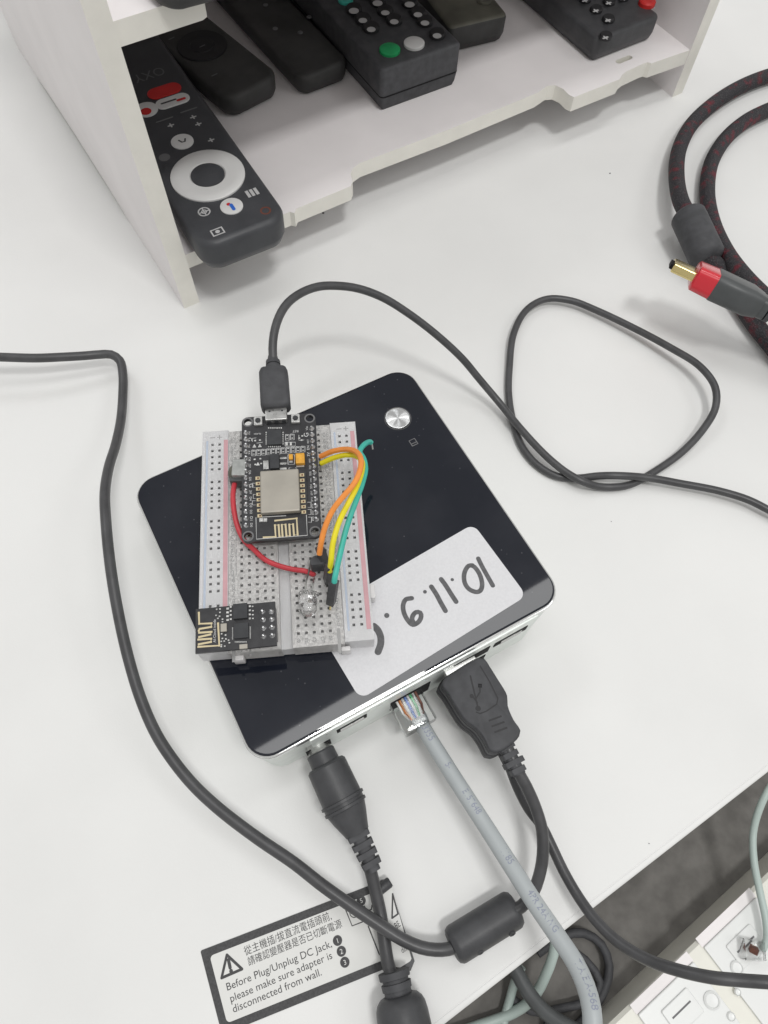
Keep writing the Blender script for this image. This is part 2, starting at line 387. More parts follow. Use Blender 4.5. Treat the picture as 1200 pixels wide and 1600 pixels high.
# cable trunking with data outlets below the desk edge
zt = -40.0
q0, q1 = at(1200, 1365, zt), at(960, 1593, zt); qd = (q0-q1).normalized(); qn = Vector((qd.y, -qd.x, 0))
ang = atan2(qd.y, qd.x)
tr = thing('cable_trunking', 'cream cable trunking with white outlet plates below the desk edge', 'trunking', q1, ang)
TF = Frame(tr)
bm = BM(); zb = -58-zt
L0, L1 = -260, 300
box(bm, L0, -150, zb+.1, L1, 0, -1.2, 0)
loft(bm, [[(x, y, z) for x in (L0, L1) for y, z in ()] or [(L0, -150, -1.2), (L0, 0, -1.2), (L1, 0, -1.2), (L1, -150, -1.2)],
          [(L0, -150, 0), (L0, -1.2, 0), (L1, -1.2, 0), (L1, -150, 0)]], 1)
obj('trunking_body', bm, ['olive', 'cream'], tr)
def outlet(pa, pb, side, name_lab):
    a = TF(*pa, zt); b = TF(*pb, zt); ln = (b-a).length; w = 86
    x0, x1 = min(a.x, b.x), max(a.x, b.x); y1 = max(a.y, b.y)
    g = BM(); box(g, x0-.3, y1-1.35, .02, x1+.3, y1+2.2, .25)
    pl = BM(); slab(pl, x1-x0, w, .05, 1.1, .6, .35, (x0+x1)/2, y1-1.4-w/2)
    o = obj('outlet_plate', pl, 'outlet', tr)
    o2 = obj('plate_frame', g, 'foam', o)
    return o, x0, x1, y1
o1, x0, x1, y1 = outlet((1095, 1476), (1176, 1396), 0, '')
o2, X0, X1, Y1 = outlet((992, 1580), (1078, 1496), 0, '')
for o, pts in ((o2, ((1112, 1563, 3.0), (1142, 1588, 1.5))), (o1, ((1151, 1512, 2.4), (1152, 1550, 1.2)))):
    bm = BM()
    for px, py, r in pts:
        p = TF(px, py, zt+1.1); lathe(bm, (p.x, p.y, 1.1), (0, 0, 1), [(0, r), (.5, r), (.9, r*.8), (.5, r*.7), (.4, .01)], n=20)
    obj('screw_cap', bm, 'outlet', o)
for o, pc in ((o2, (1066, 1580)), (o1, (1166, 1478))):
    p = TF(*pc, zt+1.1); bm = BM(); slab(bm, 13, 9, 1.1, 1.8, .8, .35, p.x, p.y)
    box(bm, p.x-4.5, p.y+.4, 1.81, p.x+4.5, p.y+1.0, 1.84, 1)
    obj('jack_shutter', bm, ['outlet', 'dimmark'], o)

# ---------------------------------------------------------------- foam-board organiser
f0 = at(312, 472, 0); f1 = at(1050, 152, 0); fd = (f1-f0).normalized(); fang = atan2(fd.y, fd.x)
sh = thing('desk_organizer', 'white foam board organiser holding remote controls in its bottom bay', 'organizer', f0, fang)
SF = Frame(sh)
Wd = (f1-f0).length; TH = 8.0; DP = 235; HT = 172
def side_panel(x0):
    # profile in (y,z): two feet with a shallow arch between
    pr = [(0, 0), (0, HT), (DP, HT), (DP, 0), (DP-30, 0)]
    for i in range(9): t = i/8; pr.append((DP-30-(DP-95)*t, 5.0*sin(pi*t)**.6))
    pr.append((62, 0)); pr.append((35, 0))
    bm = BM(); bev = .5
    rings = []
    for x in (x0, x0+TH): rings.append([(x, y, z) for y, z in pr])
    loft(bm, rings, 0)
    bm.faces.ensure_lookup_table()
    bmesh.ops.recalc_face_normals(bm, faces=bm.faces)
    for f in bm.faces:
        if abs(f.normal.x) < .5: f.material_index = 1
    return bm
obj('side_panel', side_panel(-TH), ['foam', 'foamcut'], sh)
obj('side_panel', side_panel(Wd), ['foam', 'foamcut'], sh)
ZS = 19.0
def S2(px, py, z=ZS+TH): p = SF(px, py, z); return (p.x, p.y)
# front outline of the bottom board, traced at the height of its top face
fr = [(0.0, S2(322, 385)[1]), S2(452, 330), S2(460, 333), S2(463, 326), S2(548, 291), S2(551, 283), S2(548, 272), S2(551, 263), S2(562, 255)]
fr += [S2(700, 203), S2(840, 145), S2(856, 134), S2(868, 133), S2(880, 139), S2(889, 148), S2(897, 152), S2(968, 124), S2(972, 117), S2(978, 112), S2(1006, 99), S2(1012, 97), S2(1018, 99), (Wd, S2(1088, 74)[1])]
fr = [(min(max(x, 0), Wd), y) for x, y in fr]
fr[1] = (fr[1][0], fr[0][1])
bm = filled([fr+[(Wd, DP-4), (0, DP-4)], [(x+SF(975, 93, ZS+TH).x, y+SF(975, 93, ZS+TH).y) for x, y in rr(11, 3.4, 1.6, 4)]], ZS, ZS+TH)
for f in bm.faces:
    if abs(f.normal.z) < .5: f.material_index = 1
obj('bottom_shelf', bm, ['foam', 'foamcut'], sh)
# second shelf
Z2 = 120.0
nx = S2(325, 22, Z2)[0]
fr2 = [(0, 0.5), (nx-3, .5), (nx-1, 1.5), (nx, 4), (nx+1, 9), (nx+4, 11), (Wd, 11)]
bm = filled([fr2+[(Wd, DP-4), (0, DP-4)]], Z2, Z2+TH)
for f in bm.faces:
    if abs(f.normal.z) < .5: f.material_index = 1
obj('upper_shelf', bm, ['foam', 'foamcut'], sh)
bm = BM(); box(bm, 0, DP-4+.02, ZS, Wd, DP+.0, HT-.1); obj('added_back_panel', bm, 'foam', sh)  # unseen back, added to darken the bays; open below to let light in

# ---------------------------------------------------------------- remote controls
ZR = ZS+TH
def remote(name, label, eL, eR, zt, length, th, r, mats, end_bulge=0, bev=2.5, tilt=0, z0=None, pdir=None):
    """eL,eR: photo pixels of the near end's two top corners"""
    a, b = at(*eL, zt), at(*eR, zt); c = (a+b)/2; w = (b-a).length; u = (b-a).normalized(); v = Vector((-u.y, u.x, 0))
    base = (zt-th) if z0 is None else z0
    o = thing(name, label, 'remote', (c.x, c.y, base), atan2(u.y, u.x), 'remote controls in the organiser')
    bm = BM(); h = zt-base; n = 7
    def outline(ins):
        pts = rr(w-2*ins, length-2*ins, max(r-ins, .3), n, 0, length/2)
        if end_bulge: pts = [(x, y-end_bulge*(1-(2*x/w)**2)*(1 if y < length*.5 else 0)) for x, y in pts]
        return pts
    rings = []
    for z, ins in ((0, bev*1.4), (h*.12, bev*.6), (h*.35, .15), (h*.36, .15), (h-bev, 0), (h-bev*.55, bev*.15), (h-bev*.2, bev*.45), (h, bev), (h, bev*1.2)):
        rings.append([(x, y, z) for x, y in outline(ins)])
    loft(bm, rings, 0)
    obj('body', bm, mats, o, sharp=50)
    return o, w, h
R1, w1, h1 = remote('remote_control', 'black remote with a large white ring and red button, leftmost in the bottom bay',
                    (312, 390), (452, 336), 44, 158, 17, 9, 'remote', end_bulge=1.0, bev=3)
F1 = Frame(R1)
def disc_part(o, name, px, py, zw, rx, mats, h=.6, ry=None, F=None, ln=0, rot=0):
    p = F(px, py, zw); bm = BM()
    if ln: slab(bm, ln, rx*2, p.z, p.z+h, rx, h*.4, p.x, p.y, n=5, rot=rot)
    else: disc(bm, p.x, p.y, p.z, rx, n=28, h=h)
    return obj(name, bm, mats, o), p
pc = F1(325, 275, 44); rx = 16.6
bm = BM(); lathe(bm, (pc.x, pc.y, pc.z), (0, 0, 1), [(0, rx), (.7, rx), (1.1, rx-.6), (1.2, rx*.75), (.9, rx*.49), (.2, rx*.46)], n=48); obj('ring_button', bm, 'white', R1)
bm = BM(); disc(bm, pc.x, pc.y, pc.z+.1, rx*.455, n=36, h=.9); obj('centre_button', bm, 'remote', R1)
for nm, px, py, r_, mt in (('round_button', 285, 222, 5.2, 'white'), ('round_button', 362, 323, 5.0, 'white'), ('round_button', 229, 172, 5.4, 'white')):
    disc_part(R1, nm, px, py, 44, r_, mt, F=F1)
disc_part(R1, 'red_button', 257, 143, 44, 4.2, 'red', F=F1, ln=17)
disc_part(R1, 'white_button', 270, 159, 44, 3.8, 'white', F=F1, ln=17)
bm = BM()
def sq(px, py, sx, sy, mi=0, z=44.06, F=None, bm_=None):
    p = F(px, py, z); box(bm_, p.x-sx/2, p.y-sy/2, p.z, p.x+sx/2, p.y+sy/2, p.z+.06, mi)
Z_ = 44
for px, py in ((394, 301),):
    for dx in (-2, 0, 2):
        p = F1(px, py, 44); box(bm, p.x+dx-.7, p.y-2.2, p.z, p.x+dx+.7, p.y+2.2, p.z+.08)
p = F1(319, 331, 44); disc(bm, p.x, p.y, p.z+.08, 2.8, 0, r0=2.2); ribbon(bm, [(p.x-2.5, p.y), (p.x+2.5, p.y)], .5, p.z, p.z+.08); ribbon(bm, [(p.x, p.y-2.5), (p.x, p.y+2.5)], .5, p.z, p.z+.08); disc(bm, p.x, p.y, p.z+.09, 1.3, 0, r0=.8)
p = F1(340, 362, 44); box(bm, p.x-2.8, p.y-2, p.z, p.x+2.8, p.y-1.5, p.z+.08); box(bm, p.x-2.8, p.y+1.5, p.z, p.x+2.8, p.y+2, p.z+.08); box(bm, p.x-2.8, p.y-1.5, p.z, p.x-2.2, p.y+1.5, p.z+.08); box(bm, p.x+2.2, p.y-1.5, p.z, p.x+2.8, p.y+1.5, p.z+.08); disc(bm, p.x, p.y, p.z+.08, 1)
for px, py in ((267, 196), (310, 194), (330, 219), (302, 183)):
    p = F1(px, py, 44); ribbon(bm, [(p.x-1.3, p.y), (p.x+1.3, p.y)], .7, p.z, p.z+.08); ribbon(bm, [(p.x, p.y-1.2), (p.x, p.y+1.2)], .7, p.z, p.z+.08)
obj('icons', bm, 'mark', R1)
bm = BM(); p = F1(257, 246, 44); disc(bm, p.x, p.y, p.z+.05, 2.6); 
a, b = F1(283, 176, 44.05), F1(243, 190, 44.05); 
for px, py in ((257, 187), (295, 172)):
    p = F1(px, py, 44); ribbon(bm, [(p.x-4, p.y), (p.x+4, p.y)], .8, p.z, p.z+.06)
a = F1(252, 104, 44.08); b = F1(206, 119, 44.08); text(bm, 'OXY', a, b, k=1.25)
obj('lettering', bm, 'dimmark', R1)
bm = BM(); p = F1(286, 220, 44.7); q = p.z
ribbon(bm, [(p.x-1.6, p.y+1.2), (p.x-.8, p.y-.6), (p.x+.6, p.y-.8), (p.x+1.4, p.y+.9)], .8, q, q)
p = F1(268, 157, 44.7); ribbon(bm, [(p.x-5, p.y), (p.x+2, p.y)], 1.1, p.z, p.z)
obj('button_mark', bm, 'ink', R1)
bm = BM(); p = F1(363, 323, 44.7); ribbon(bm, [(p.x, p.y-1.6), (p.x, p.y+1.4)], 1.6, p.z, p.z)
obj('microphone_mark', bm, 'blue', R1)
bm = BM(); p = F1(357, 319, 44.7); disc(bm, p.x, p.y, p.z, .9); p = F1(228, 174, 44.7); disc(bm, p.x, p.y, p.z, 2.6); p = F1(283, 155, 44.8); ribbon(bm, [(p.x-1.6, p.y), (p.x+1.6, p.y)], 1.6, p.z, p.z)
obj('red_mark', bm, 'red', R1)
bm = BM(); p = F1(415, 329, 44.05); disc(bm, p.x, p.y, p.z, 2.4, r0=1.7); obj('power_mark', bm, 'brown', R1)

R2, w2, h2 = remote('remote_control', 'plain dark remote with a curved end, second from the left beside the white ring remote',
                    (350, 155), (436, 112), 39, 150, 12, 7, 'remote2', end_bulge=3, bev=2.6)
F2 = Frame(R2); zc = 39
bm = BM(); p = F2(316, 72, zc); lathe(bm, p, (0, 0, 1), [(0, 13), (.5, 13), (.8, 12.5), (.3, 6.5), (.8, 6), (.9, .1)], n=36); obj('round_pad', bm, 'button', R2)
bm = BM()
for px, py in ((316, 72), (335, 117), (268, 60)): p = F2(px, py, zc+1); ribbon(bm, [(p.x-1.5, p.y), (p.x+1.5, p.y)], .7, p.z, p.z+.06)
obj('icons', bm, 'dimmark', R2)
R3, w3, h3 = remote('remote_control', 'flat matt black remote lying between the curved end remote and the green button remote',
                    (466, 122), (546, 92), 38, 165, 11, 6, 'remote2', end_bulge=2, bev=2.2)
F3 = Frame(R3); bm = BM()
for px, py in ((469, 51), (483, 27), (430, 45), (415, 8)): p = F3(px, py, 38); disc(bm, p.x, p.y, p.z, 1.4, h=.4)
obj('icons', bm, 'dimmark', R3)
R4, w4, h4 = remote('remote_control', 'thick black remote with a green and a white button near its end',
                    (596, 111), (722, 67), 49, 190, 22, 2.5, 'blk2', bev=1.5)
F4 = Frame(R4)
disc_part(R4, 'green_button', 609, 80, 49, 5.2, 'green', F=F4, h=1.6); disc_part(R4, 'white_button', 647, 70, 49, 5.2, 'white', F=F4, h=1.6)
bm = BM(); bm2 = BM()
pa = F4(609, 80, 49); pb = F4(647, 70, 49)
for i, (px, py) in enumerate(((553, 17), (567, 32), (580, 46), (590, 5), (602, 20), (616, 34), (640, 7), (653, 23), (664, 36), (575, -8), (625, -10), (683, 56))):
    bm = BM(); bm2 = BM(); p = F4(px, py, 49); disc(bm, p.x, p.y, p.z, 4.2, h=2.2); p = F4(px, py, 51.2); disc(bm2, p.x, p.y, p.z+.03, 2.2 if i % 3 else 2.6)
    o = obj('rubber_button', bm, 'button', R4); obj('button_mark', bm2, 'mark', o)
bm = BM(); slab(bm, w4-.2, 190, h4*.34, h4*.37, 2.5, 0, 0, 95, bot=0); obj('seam', bm, 'hole', R4)
bm = BM(); p = F4(540, 2, 49); disc(bm, p.x, p.y, p.z+.1, 4, h=1.5); obj('teal_button', bm, 'teal', R4)
R5, w5, h5 = remote('remote_control', 'grey green remote with a dark end behind the green button remote',
                    (704, 46), (797, 24), 42, 150, 14, 5, ['remote2', 'remote3'], bev=2.2, z0=27.1, end_bulge=-3)
for p_ in R5.children[0].data.polygons:
    if p_.normal.z > .6: p_.material_index = 1
F5 = Frame(R5)
disc_part(R5, 'side_button', 757, 3, 42, 3.6, 'remote3', F=F5, h=1.2)
R6, w6, h6 = remote('remote_control', 'black remote with a red corner button, nearest the right panel of the organiser',
                    (935, 62), (1034, 24), 40, 170, 13, 4, 'blk', bev=1.8)
F6 = Frame(R6)
for px, py in ((931, 17), (951, 5), (914, 1), (950, 32), (946, 59), (973, -2)):
    bm = BM(); bm2 = BM(); p = F6(px, py, 40); disc(bm, p.x, p.y, p.z, 3.4, h=2.0); p = F6(px, py, 42); ribbon(bm2, [(p.x-1.3, p.y), (p.x+1.3, p.y)], 1.2, p.z+.05, p.z+.05); ribbon(bm2, [(p.x, p.y-1.3), (p.x, p.y+1.3)], .9, p.z+.07, p.z+.07)
    o = obj('rubber_button', bm, 'button', R6); obj('button_mark', bm2, 'mark', o)
disc_part(R6, 'red_button', 1010, 7, 40, 4.6, 'red', F=F6, h=2.6)
R7, w7, h7 = remote('remote_control', 'dark remote lying on the upper shelf of the organiser at the top left',
                    (238, -22), (392, -62), Z2+TH+9, 110, 9, 8, 'remote2', bev=2, end_bulge=3)
del R7['group']

# ---------------------------------------------------------------- mini computer
NC = Vector((-14.9, 100.51, 0)); NA = 0.5341
NW, NL, NZ = 116.3, 111.5, 36.0
nuc = thing('mini_pc', 'small square computer with glossy black lid and silver sides under the breadboard', 'computer', NC, NA)
NF = Frame(nuc)
bm = BM()
rings = []
for z, w, l, r in ((1.2, NW-4.5, NL-4.5, 7), (2.2, NW-2.4, NL-2.4, 8), (30.5, NW-.8, NL-.8, 8.4), (32.4, NW-.6, NL-.6, 8.5)):
    rings.append([(x, y, z) for x, y in rr(w, l, r, 8)])
loft(bm, rings)
obj('case', bm, 'alu', nuc)
bm = BM()
loft(bm, [[(x, y, z) for x, y in rr(NW-i*2, NL-i*2, 8.5, 8)] for z, i in ((32.5, .6), (33.0, .5))], 1)
loft(bm, [[(x, y, z) for x, y in rr(NW-i*2, NL-i*2, 8.5-i*.5, 8)] for z, i in ((33.0, .1), (33.4, 0), (34.6, 0), (35.1, .25), (35.3, .7))], 0)
obj('rim', bm, ['rim', 'ink'], nuc)
bm = BM()
loft(bm, [[(x, y, z) for x, y in rr(NW-2*i, NL-2*i, 8-i*.6, 8)] for z, i in ((35.2, .8), (35.6, .8), (35.9, 1.0), (36.0, 1.4), (36.0, 1.7))])
lid = obj('lid', bm, 'lid', nuc, sharp=8)
for sx in (-1, 1):
    for sy in (-1, 1):
        bm = BM(); lathe(bm, (sx*44, sy*42, 0), (0, 0, 1), [(0, 5), (.3, 5.4), (1.6, 5.4)]); obj('foot', bm, 'blk2', nuc)
p = NF(621.5, 654, 36)
bm = BM(); lathe(bm, (p.x, p.y, 36), (0, 0, 1), [(0, 4.7), (.5, 4.7), (.55, 4.5), (.3, 4.3), (.38, 3.0), (.25, .02)], n=64); 
pb_ = obj('power_button', bm, 'chrome', nuc, sharp=25)
nt = M['chrome'].node_tree; tg = nt.nodes.new('ShaderNodeTangent'); tg.direction_type = 'RADIAL'; tg.axis = 'Z'
# a spun finish turns about the button's own centre: give the button its own origin
for v in pb_.data.vertices: v.co -= Vector((p.x, p.y, 36))*S
pb_.location = Vector((p.x, p.y, 36))*S
nt.links.new(tg.outputs['Tangent'], nt.nodes['Principled BSDF'].inputs['Tangent'])
bm = BM(); lathe(bm, (p.x, p.y, 36), (0, 0, 1), [(0, 5.3), (.08, 5.3), (.1, 4.8), (0, 4.8)], n=48); obj('button_surround', bm, 'blk', nuc)
p = NF(646, 691, 36); bm = BM()
a = NF(641, 686, 36); b = NF(652, 697, 36)
ribbon(bm, [(p.x-1.2, p.y-1.3), (p.x-1.2, p.y+1.3), (p.x+1.2, p.y+1.3), (p.x+1.2, p.y-1.3), (p.x-1.2, p.y-1.3)], .35, 36.04, 36.04)
ribbon(bm, [(p.x-1.1, p.y-.4), (p.x+1.1, p.y-.4)], .3, 36.05, 36.05)
obj('drive_light_symbol', bm, 'dimmark', nuc)
# port panel on the near side
yb = -NL/2
def up_(px, py, z): return NF(px, py, z).x
bm = BM(); box(bm, up_(480, 1150, 30), yb-.55, 4, up_(838, 966, 30), yb+1.2, 33.6, bev=.3); shield = obj('port_panel', bm, 'alu', nuc)
bm = BM()
def port(x, z, w, h, d=.25, mi=0): box(bm, x-w/2, yb-.55-d, z-h/2, x+w/2, yb-.5, z+h/2, mi)
ux = up_(500, 1172, 18); port(ux, 15, 9, 9)
obj('power_jack', bm, 'hole', nuc)
for px, w in ((556, 11), (648, 15.5), (742, 14.5), (803, 15)):
    bm = BM(); x = up_(px, 1175-(px-500)*.56, 24)
    if px == 742:
        port(x, 24.5, 14.5, 7); port(x, 13, 14.5, 7)
    elif px == 648: port(x, 17, 15.5, 13)
    elif px == 556: port(x, 26, 11, 5); 
    else: port(x, 25, 13.5, 4.6)
    obj('port', bm, 'hole', nuc)
bm = BM()
for px in (556, 803):
    x = up_(px, 1175-(px-500)*.56, 24); z = 26 if px == 556 else 25
    box(bm, x-4.3, yb-1.1, z-1.9, x+4.3, yb-.83, z+1.6)
x = up_(700, 1060, 30)
for k in range(16): box(bm, up_(505, 1140, 32)+k*4.6, yb-.62, 30.8, up_(505, 1140, 32)+k*4.6+2.2, yb-.5, 32.0)
obj('port_metal', bm, 'steel', nuc)
# paper label with handwriting
def c5(x, y): return (500+x/3, 800+y/3)
cs = [NF(743, 817, 36), NF(822, 937, 36), NF(563, 1087, 36), NF(484, 967, 36)]
cx = sum(c.x for c in cs)/4; cy = sum(c.y for c in cs)/4; lw = ((cs[0]-cs[3]).length+(cs[1]-cs[2]).length)/2; ll = ((cs[0]-cs[1]).length+(cs[3]-cs[2]).length)/2
e_ = cs[0]-cs[3]; rot = atan2(e_.y, e_.x)
bm = BM(); loft(bm, [[(cx+x*cos(rot)-y*sin(rot), cy+x*sin(rot)+y*cos(rot), z) for x, y in rr(lw, ll, 3.2, 6)] for z in (36.02, 36.14)])
lab = obj('paper_label', bm, 'paper', nuc)
strokes = [[(742, 218), (760, 255), (785, 300), (810, 344)],
           [(715, 250), (697, 252), (682, 272), (675, 300), (680, 335), (700, 362), (735, 375), (752, 368), (760, 345), (755, 310), (742, 280), (722, 256), (708, 250)],
           [(568, 315), (590, 345), (615, 385), (638, 420)], [(522, 350), (545, 385), (568, 428), (588, 463)],
           [(430, 404), (402, 410), (390, 435), (393, 470), (412, 508), (435, 528), (462, 515), (474, 490), (470, 472), (450, 470), (434, 488), (432, 505), (440, 522)],
           [(252, 535), (270, 552), (284, 585), (284, 620), (272, 655)]]
bm = BM()
for i, s in enumerate(strokes):
    P2 = catmull([NF(*c5(*q), 36.2) for q in s], .5)
    ribbon(bm, P2, (1.6, 1.6, 1.65, 1.65, 1.6, 2.3)[i], 36.17, 36.17+.004*i)
for x, y, r_ in ((620, 317, 8), (492, 374, 9), (313, 485, 12)):
    q = NF(*c5(x, y), 36.2); disc(bm, q.x, q.y, 36.2, r_/3/4.5, n=12)
obj('handwriting', bm, 'pen', lab, sharp=180)

# ---------------------------------------------------------------- solderless breadboard
BC = Vector((-34.2, 99.15, 36.15)); BA = 0.12694; BWd, BLn, BZ = 55.5, 82.7, 9.4
bb = thing('breadboard', 'clear solderless breadboard lying across the glossy black computer lid', 'breadboard', BC, BA)
BF = Frame(bb); P25 = 2.54
def sqh(x, y, s=.46): return [(x-s, y-s), (x+s, y-s), (x+s, y+s), (x-s, y+s)]
rows = [-P25*14.5+P25*i for i in range(30)]
colsL = [-P25*(1.5+i) for i in range(5)]; colsR = [P25*(1.5+i) for i in range(5)]
XR = 18.4
# centre block, with a groove down the middle
for nm, xs, xa, xb, mt in (('left', colsL, -XR+.08, -1.9, 'frost'), ('right', colsR, 1.9, XR-.08, 'frost')):
    outer = [(xa, -BLn/2), (xb, -BLn/2), (xb, BLn/2-.6), (xa, BLn/2-.6)]
    bm = filled([outer]+[sqh(x, y) for x in xs for y in rows], BZ-.7, BZ)
    box(bm, xa, -BLn/2, 1.0, xa+1.0, BLn/2-.6, BZ-.72); box(bm, xb-1.0, -BLn/2, 1.0, xb, BLn/2-.6, BZ-.72)
    box(bm, xa+1.02, -BLn/2, 1.0, xb-1.02, -BLn/2+1.4, BZ-.72); box(bm, xa+1.02, BLn/2-2, 1.0, xb-1.02, BLn/2-.6, BZ-.72)
    obj('socket_block', bm, mt, bb)
bm = BM(); box(bm, -1.88, -BLn/2+.3, 1, 1.88, BLn/2-.9, BZ-1.9); obj('centre_groove', bm, 'frost2', bb)
rg = [6*i+j for i in range(5) for j in range(5)]
ry = [-P25*14+P25*k for k in rg]
for s in (-1, 1):
    xs = [s*21.6, s*24.14]
    x0, x1 = (s*XR, s*BWd/2) if s > 0 else (s*BWd/2, s*XR)
    outer = [(x0, -BLn/2+.5), (x1, -BLn/2+.5), (x1, BLn/2), (x0, BLn/2)]
    bm = filled([outer]+[sqh(x, y) for x in xs for y in ry], BZ-.7, BZ+.1)
    box(bm, x0, -BLn/2+.5, 1, x0+.9, BLn/2, BZ-.72); box(bm, x1-.9, -BLn/2+.5, 1, x1, BLn/2, BZ-.72)
    box(bm, x0+.92, -BLn/2+.5, 1, x1-.92, -BLn/2+1.9, BZ-.72); box(bm, x0+.92, BLn/2-1.4, 1, x1-.92, BLn/2, BZ-.72)
    slab(bm, .9, BLn-3, BZ+.12, BZ+.32, .3, .1, s*19.0, 0) if s > 0 else slab(bm, .9, BLn-3, BZ+.12, BZ+.32, .3, .1, s*27.0, 0)
    obj('power_rail', bm, 'frost2', bb)
    bm = BM(); xr = -19.35 if s < 0 else 26.35; xb_ = -26.0 if s < 0 else 19.9
    box(bm, xr-.75, -BLn/2+4, BZ+.11, xr+.75, BLn/2-4, BZ+.13); obj('red_line', bm, 'pinkline', bb)
    bm = BM(); box(bm, xb_-.35, -BLn/2+4, BZ+.11, xb_+.35, BLn/2-4, BZ+.13); obj('blue_line', bm, 'blueline', bb)
M['well'] = mat('socket_well', (.26, .26, .26), .5, var=.3, scale=900)
bm = BM()
for xs, ys in ((colsL+colsR, rows), ((-24.14, -21.6, 21.6, 24.14), ry)):
    for x in xs:
        for y in ys: box(bm, x-.86, y-.82, 3, x+.86, y+.82, BZ-1.5)
wl = obj('socket_wells', bm, 'well', bb); wl['kind'] = 'stuff'
# metal contact clips below the holes, and the white foam pad
bm = BM()
random.seed(5)
for y in rows:
    for sgn in (-1, 1):
        xa, xb = sorted((sgn*P25*1.05, sgn*P25*5.95))
        for dy in (-1.0, 1.0): box(bm, xa, y+dy-.15, 3.2, xb, y+dy+.15, BZ-1.0-random.random()*.5)
        for k in range(6): xk = xa+(xb-xa)*k/5; box(bm, xk-.18, y-.7, 4, xk+.18, y+.7, BZ-.9-random.random()*.5)
for s in (-1, 1):
    for x in (21.6, 24.14):
        for k in (-1.02, 1.02): box(bm, s*x+k-.12, -37, 3.5, s*x+k+.12, 37, BZ-1.2)
cl = obj('contact_clips', bm, 'steel', bb); cl['kind'] = 'stuff'
bm = BM(); box(bm, -BWd/2+.3, -BLn/2+.8, .02, BWd/2-.3, BLn/2-.3, .95); obj('adhesive_pad', bm, 'adh', bb)
M['frost3'] = mat('milky_plastic', (.68, .67, .67), .3, var=.05, scale=300)
for x0, x1, y in ((-17.5, -14, -BLn/2), (17, 20, -BLn/2)): bm = BM(); box(bm, x0, y-1.6, 1.2, x1, y+.02, 6.5, bev=.4); obj('locking_tab', bm, 'frost3', bb)
bm = BM(); box(bm, BWd/2, -26, 1.2, BWd/2+1.7, -21, 6.5, bev=.4); obj('locking_tab', bm, 'frost3', bb)
bm = BM(); zl = BZ+.03
for i, y in enumerate(rows):
    for sgn in (-1, 1):
        s = str(i+1); x = sgn*16.6; w = .5*len(s)
        text(bm, s, (x+w, y+.6, zl), (x-w, y+.6, zl), k=1.15)
for i, ch in enumerate('abcde'):
    x = P25*(5.5-i)
    for y in (-40.0+.9, 39.2): text(bm, ch, (x+.6, y+.6, zl), (x-.6, y+.6, zl))
for i, ch in enumerate('fghij'):
    x = -P25*(1.5+i); w = .6 if ch not in 'fij' else .35
    for y in (-40.0+.9, 39.2): text(bm, ch, (x+w, y+.6, zl), (x-w, y+.6, zl))
for x in (-24.14, 21.6):
    for y in (38.6,): ribbon(bm, [(x-.8, y), (x+.8, y)], .3, BZ+.13, BZ+.13)
for x in (-21.6, 24.14):
    for y in (38.6,): ribbon(bm, [(x-.8, y), (x+.8, y)], .3, BZ+.13, BZ+.13); ribbon(bm, [(x, y-.8), (x, y+.8)], .3, BZ+.14, BZ+.14)
obj('lettering', bm, 'bbink', bb)

# ---------------------------------------------------------------- microcontroller board
ZN = 53.0
n4 = [at(376, 653, ZN), at(491, 645, ZN), at(504.5, 839, ZN), at(379.5, 847, ZN)]
nc = sum(n4, Vector())/4; ev = ((n4[1]-n4[0])+(n4[2]-n4[3])).normalized(); nang = atan2(ev.y, ev.x)
NBW = ((n4[1]-n4[0]).length+(n4[2]-n4[3]).length)/2; NBL = ((n4[0]-n4[3]).length+(n4[1]-n4[2]).length)/2
mcu = thing('microcontroller_board', 'black development board with wifi module plugged into the upper breadboard', 'circuit board', (nc.x, nc.y, 45.6), nang)
MF = Frame(mcu); ZT = ZN-45.6                         # local height of the board's top face
def m3(x, y, z=ZN):                                    # crop pixels (4x crop whose corner is 300,560)
    return MF(300+x/4, 560+y/4, z)
hol = [m3(345, 408), m3(722, 378), m3(360, 1115), m3(765, 1078)]
hx = NBW/2-2.1; hy = NBL/2-2.1
hol = [(-hx, hy), (hx, hy), (-hx, -hy), (hx, -hy)]
bm = filled([rr(NBW, NBL, 2.2, 5)]+[[(x+1.35*cos(2*pi*k/20), y+1.35*sin(2*pi*k/20)) for k in range(20)] for x, y in hol], ZT-1.6, ZT)
obj('board', bm, 'pcb', mcu)
for x, y in hol: bm = BM(); disc(bm, x, y, ZT+.03, 1.9, r0=1.38); obj('mounting_ring', bm, 'dimmark', mcu)
def comp(bm, x0, y0, x1, y1, h, mi=0, z0=None, bev=0):
    """block standing on the board; corners in crop pixels"""
    a = m3(x0, y0); b = m3(x1, y0); c = m3(x1, y1); d = m3(x0, y1)
    cx = (a.x+b.x+c.x+d.x)/4; cy = (a.y+b.y+c.y+d.y)/4; w = ((b-a).length+(c-d).length)/2; l = ((d-a).length+(c-b).length)/2
    z0 = ZT if z0 is None else z0
    box(bm, cx-w/2, cy-l/2, z0, cx+w/2, cy+l/2, z0+h, mi, bev=bev); return cx, cy, w, l
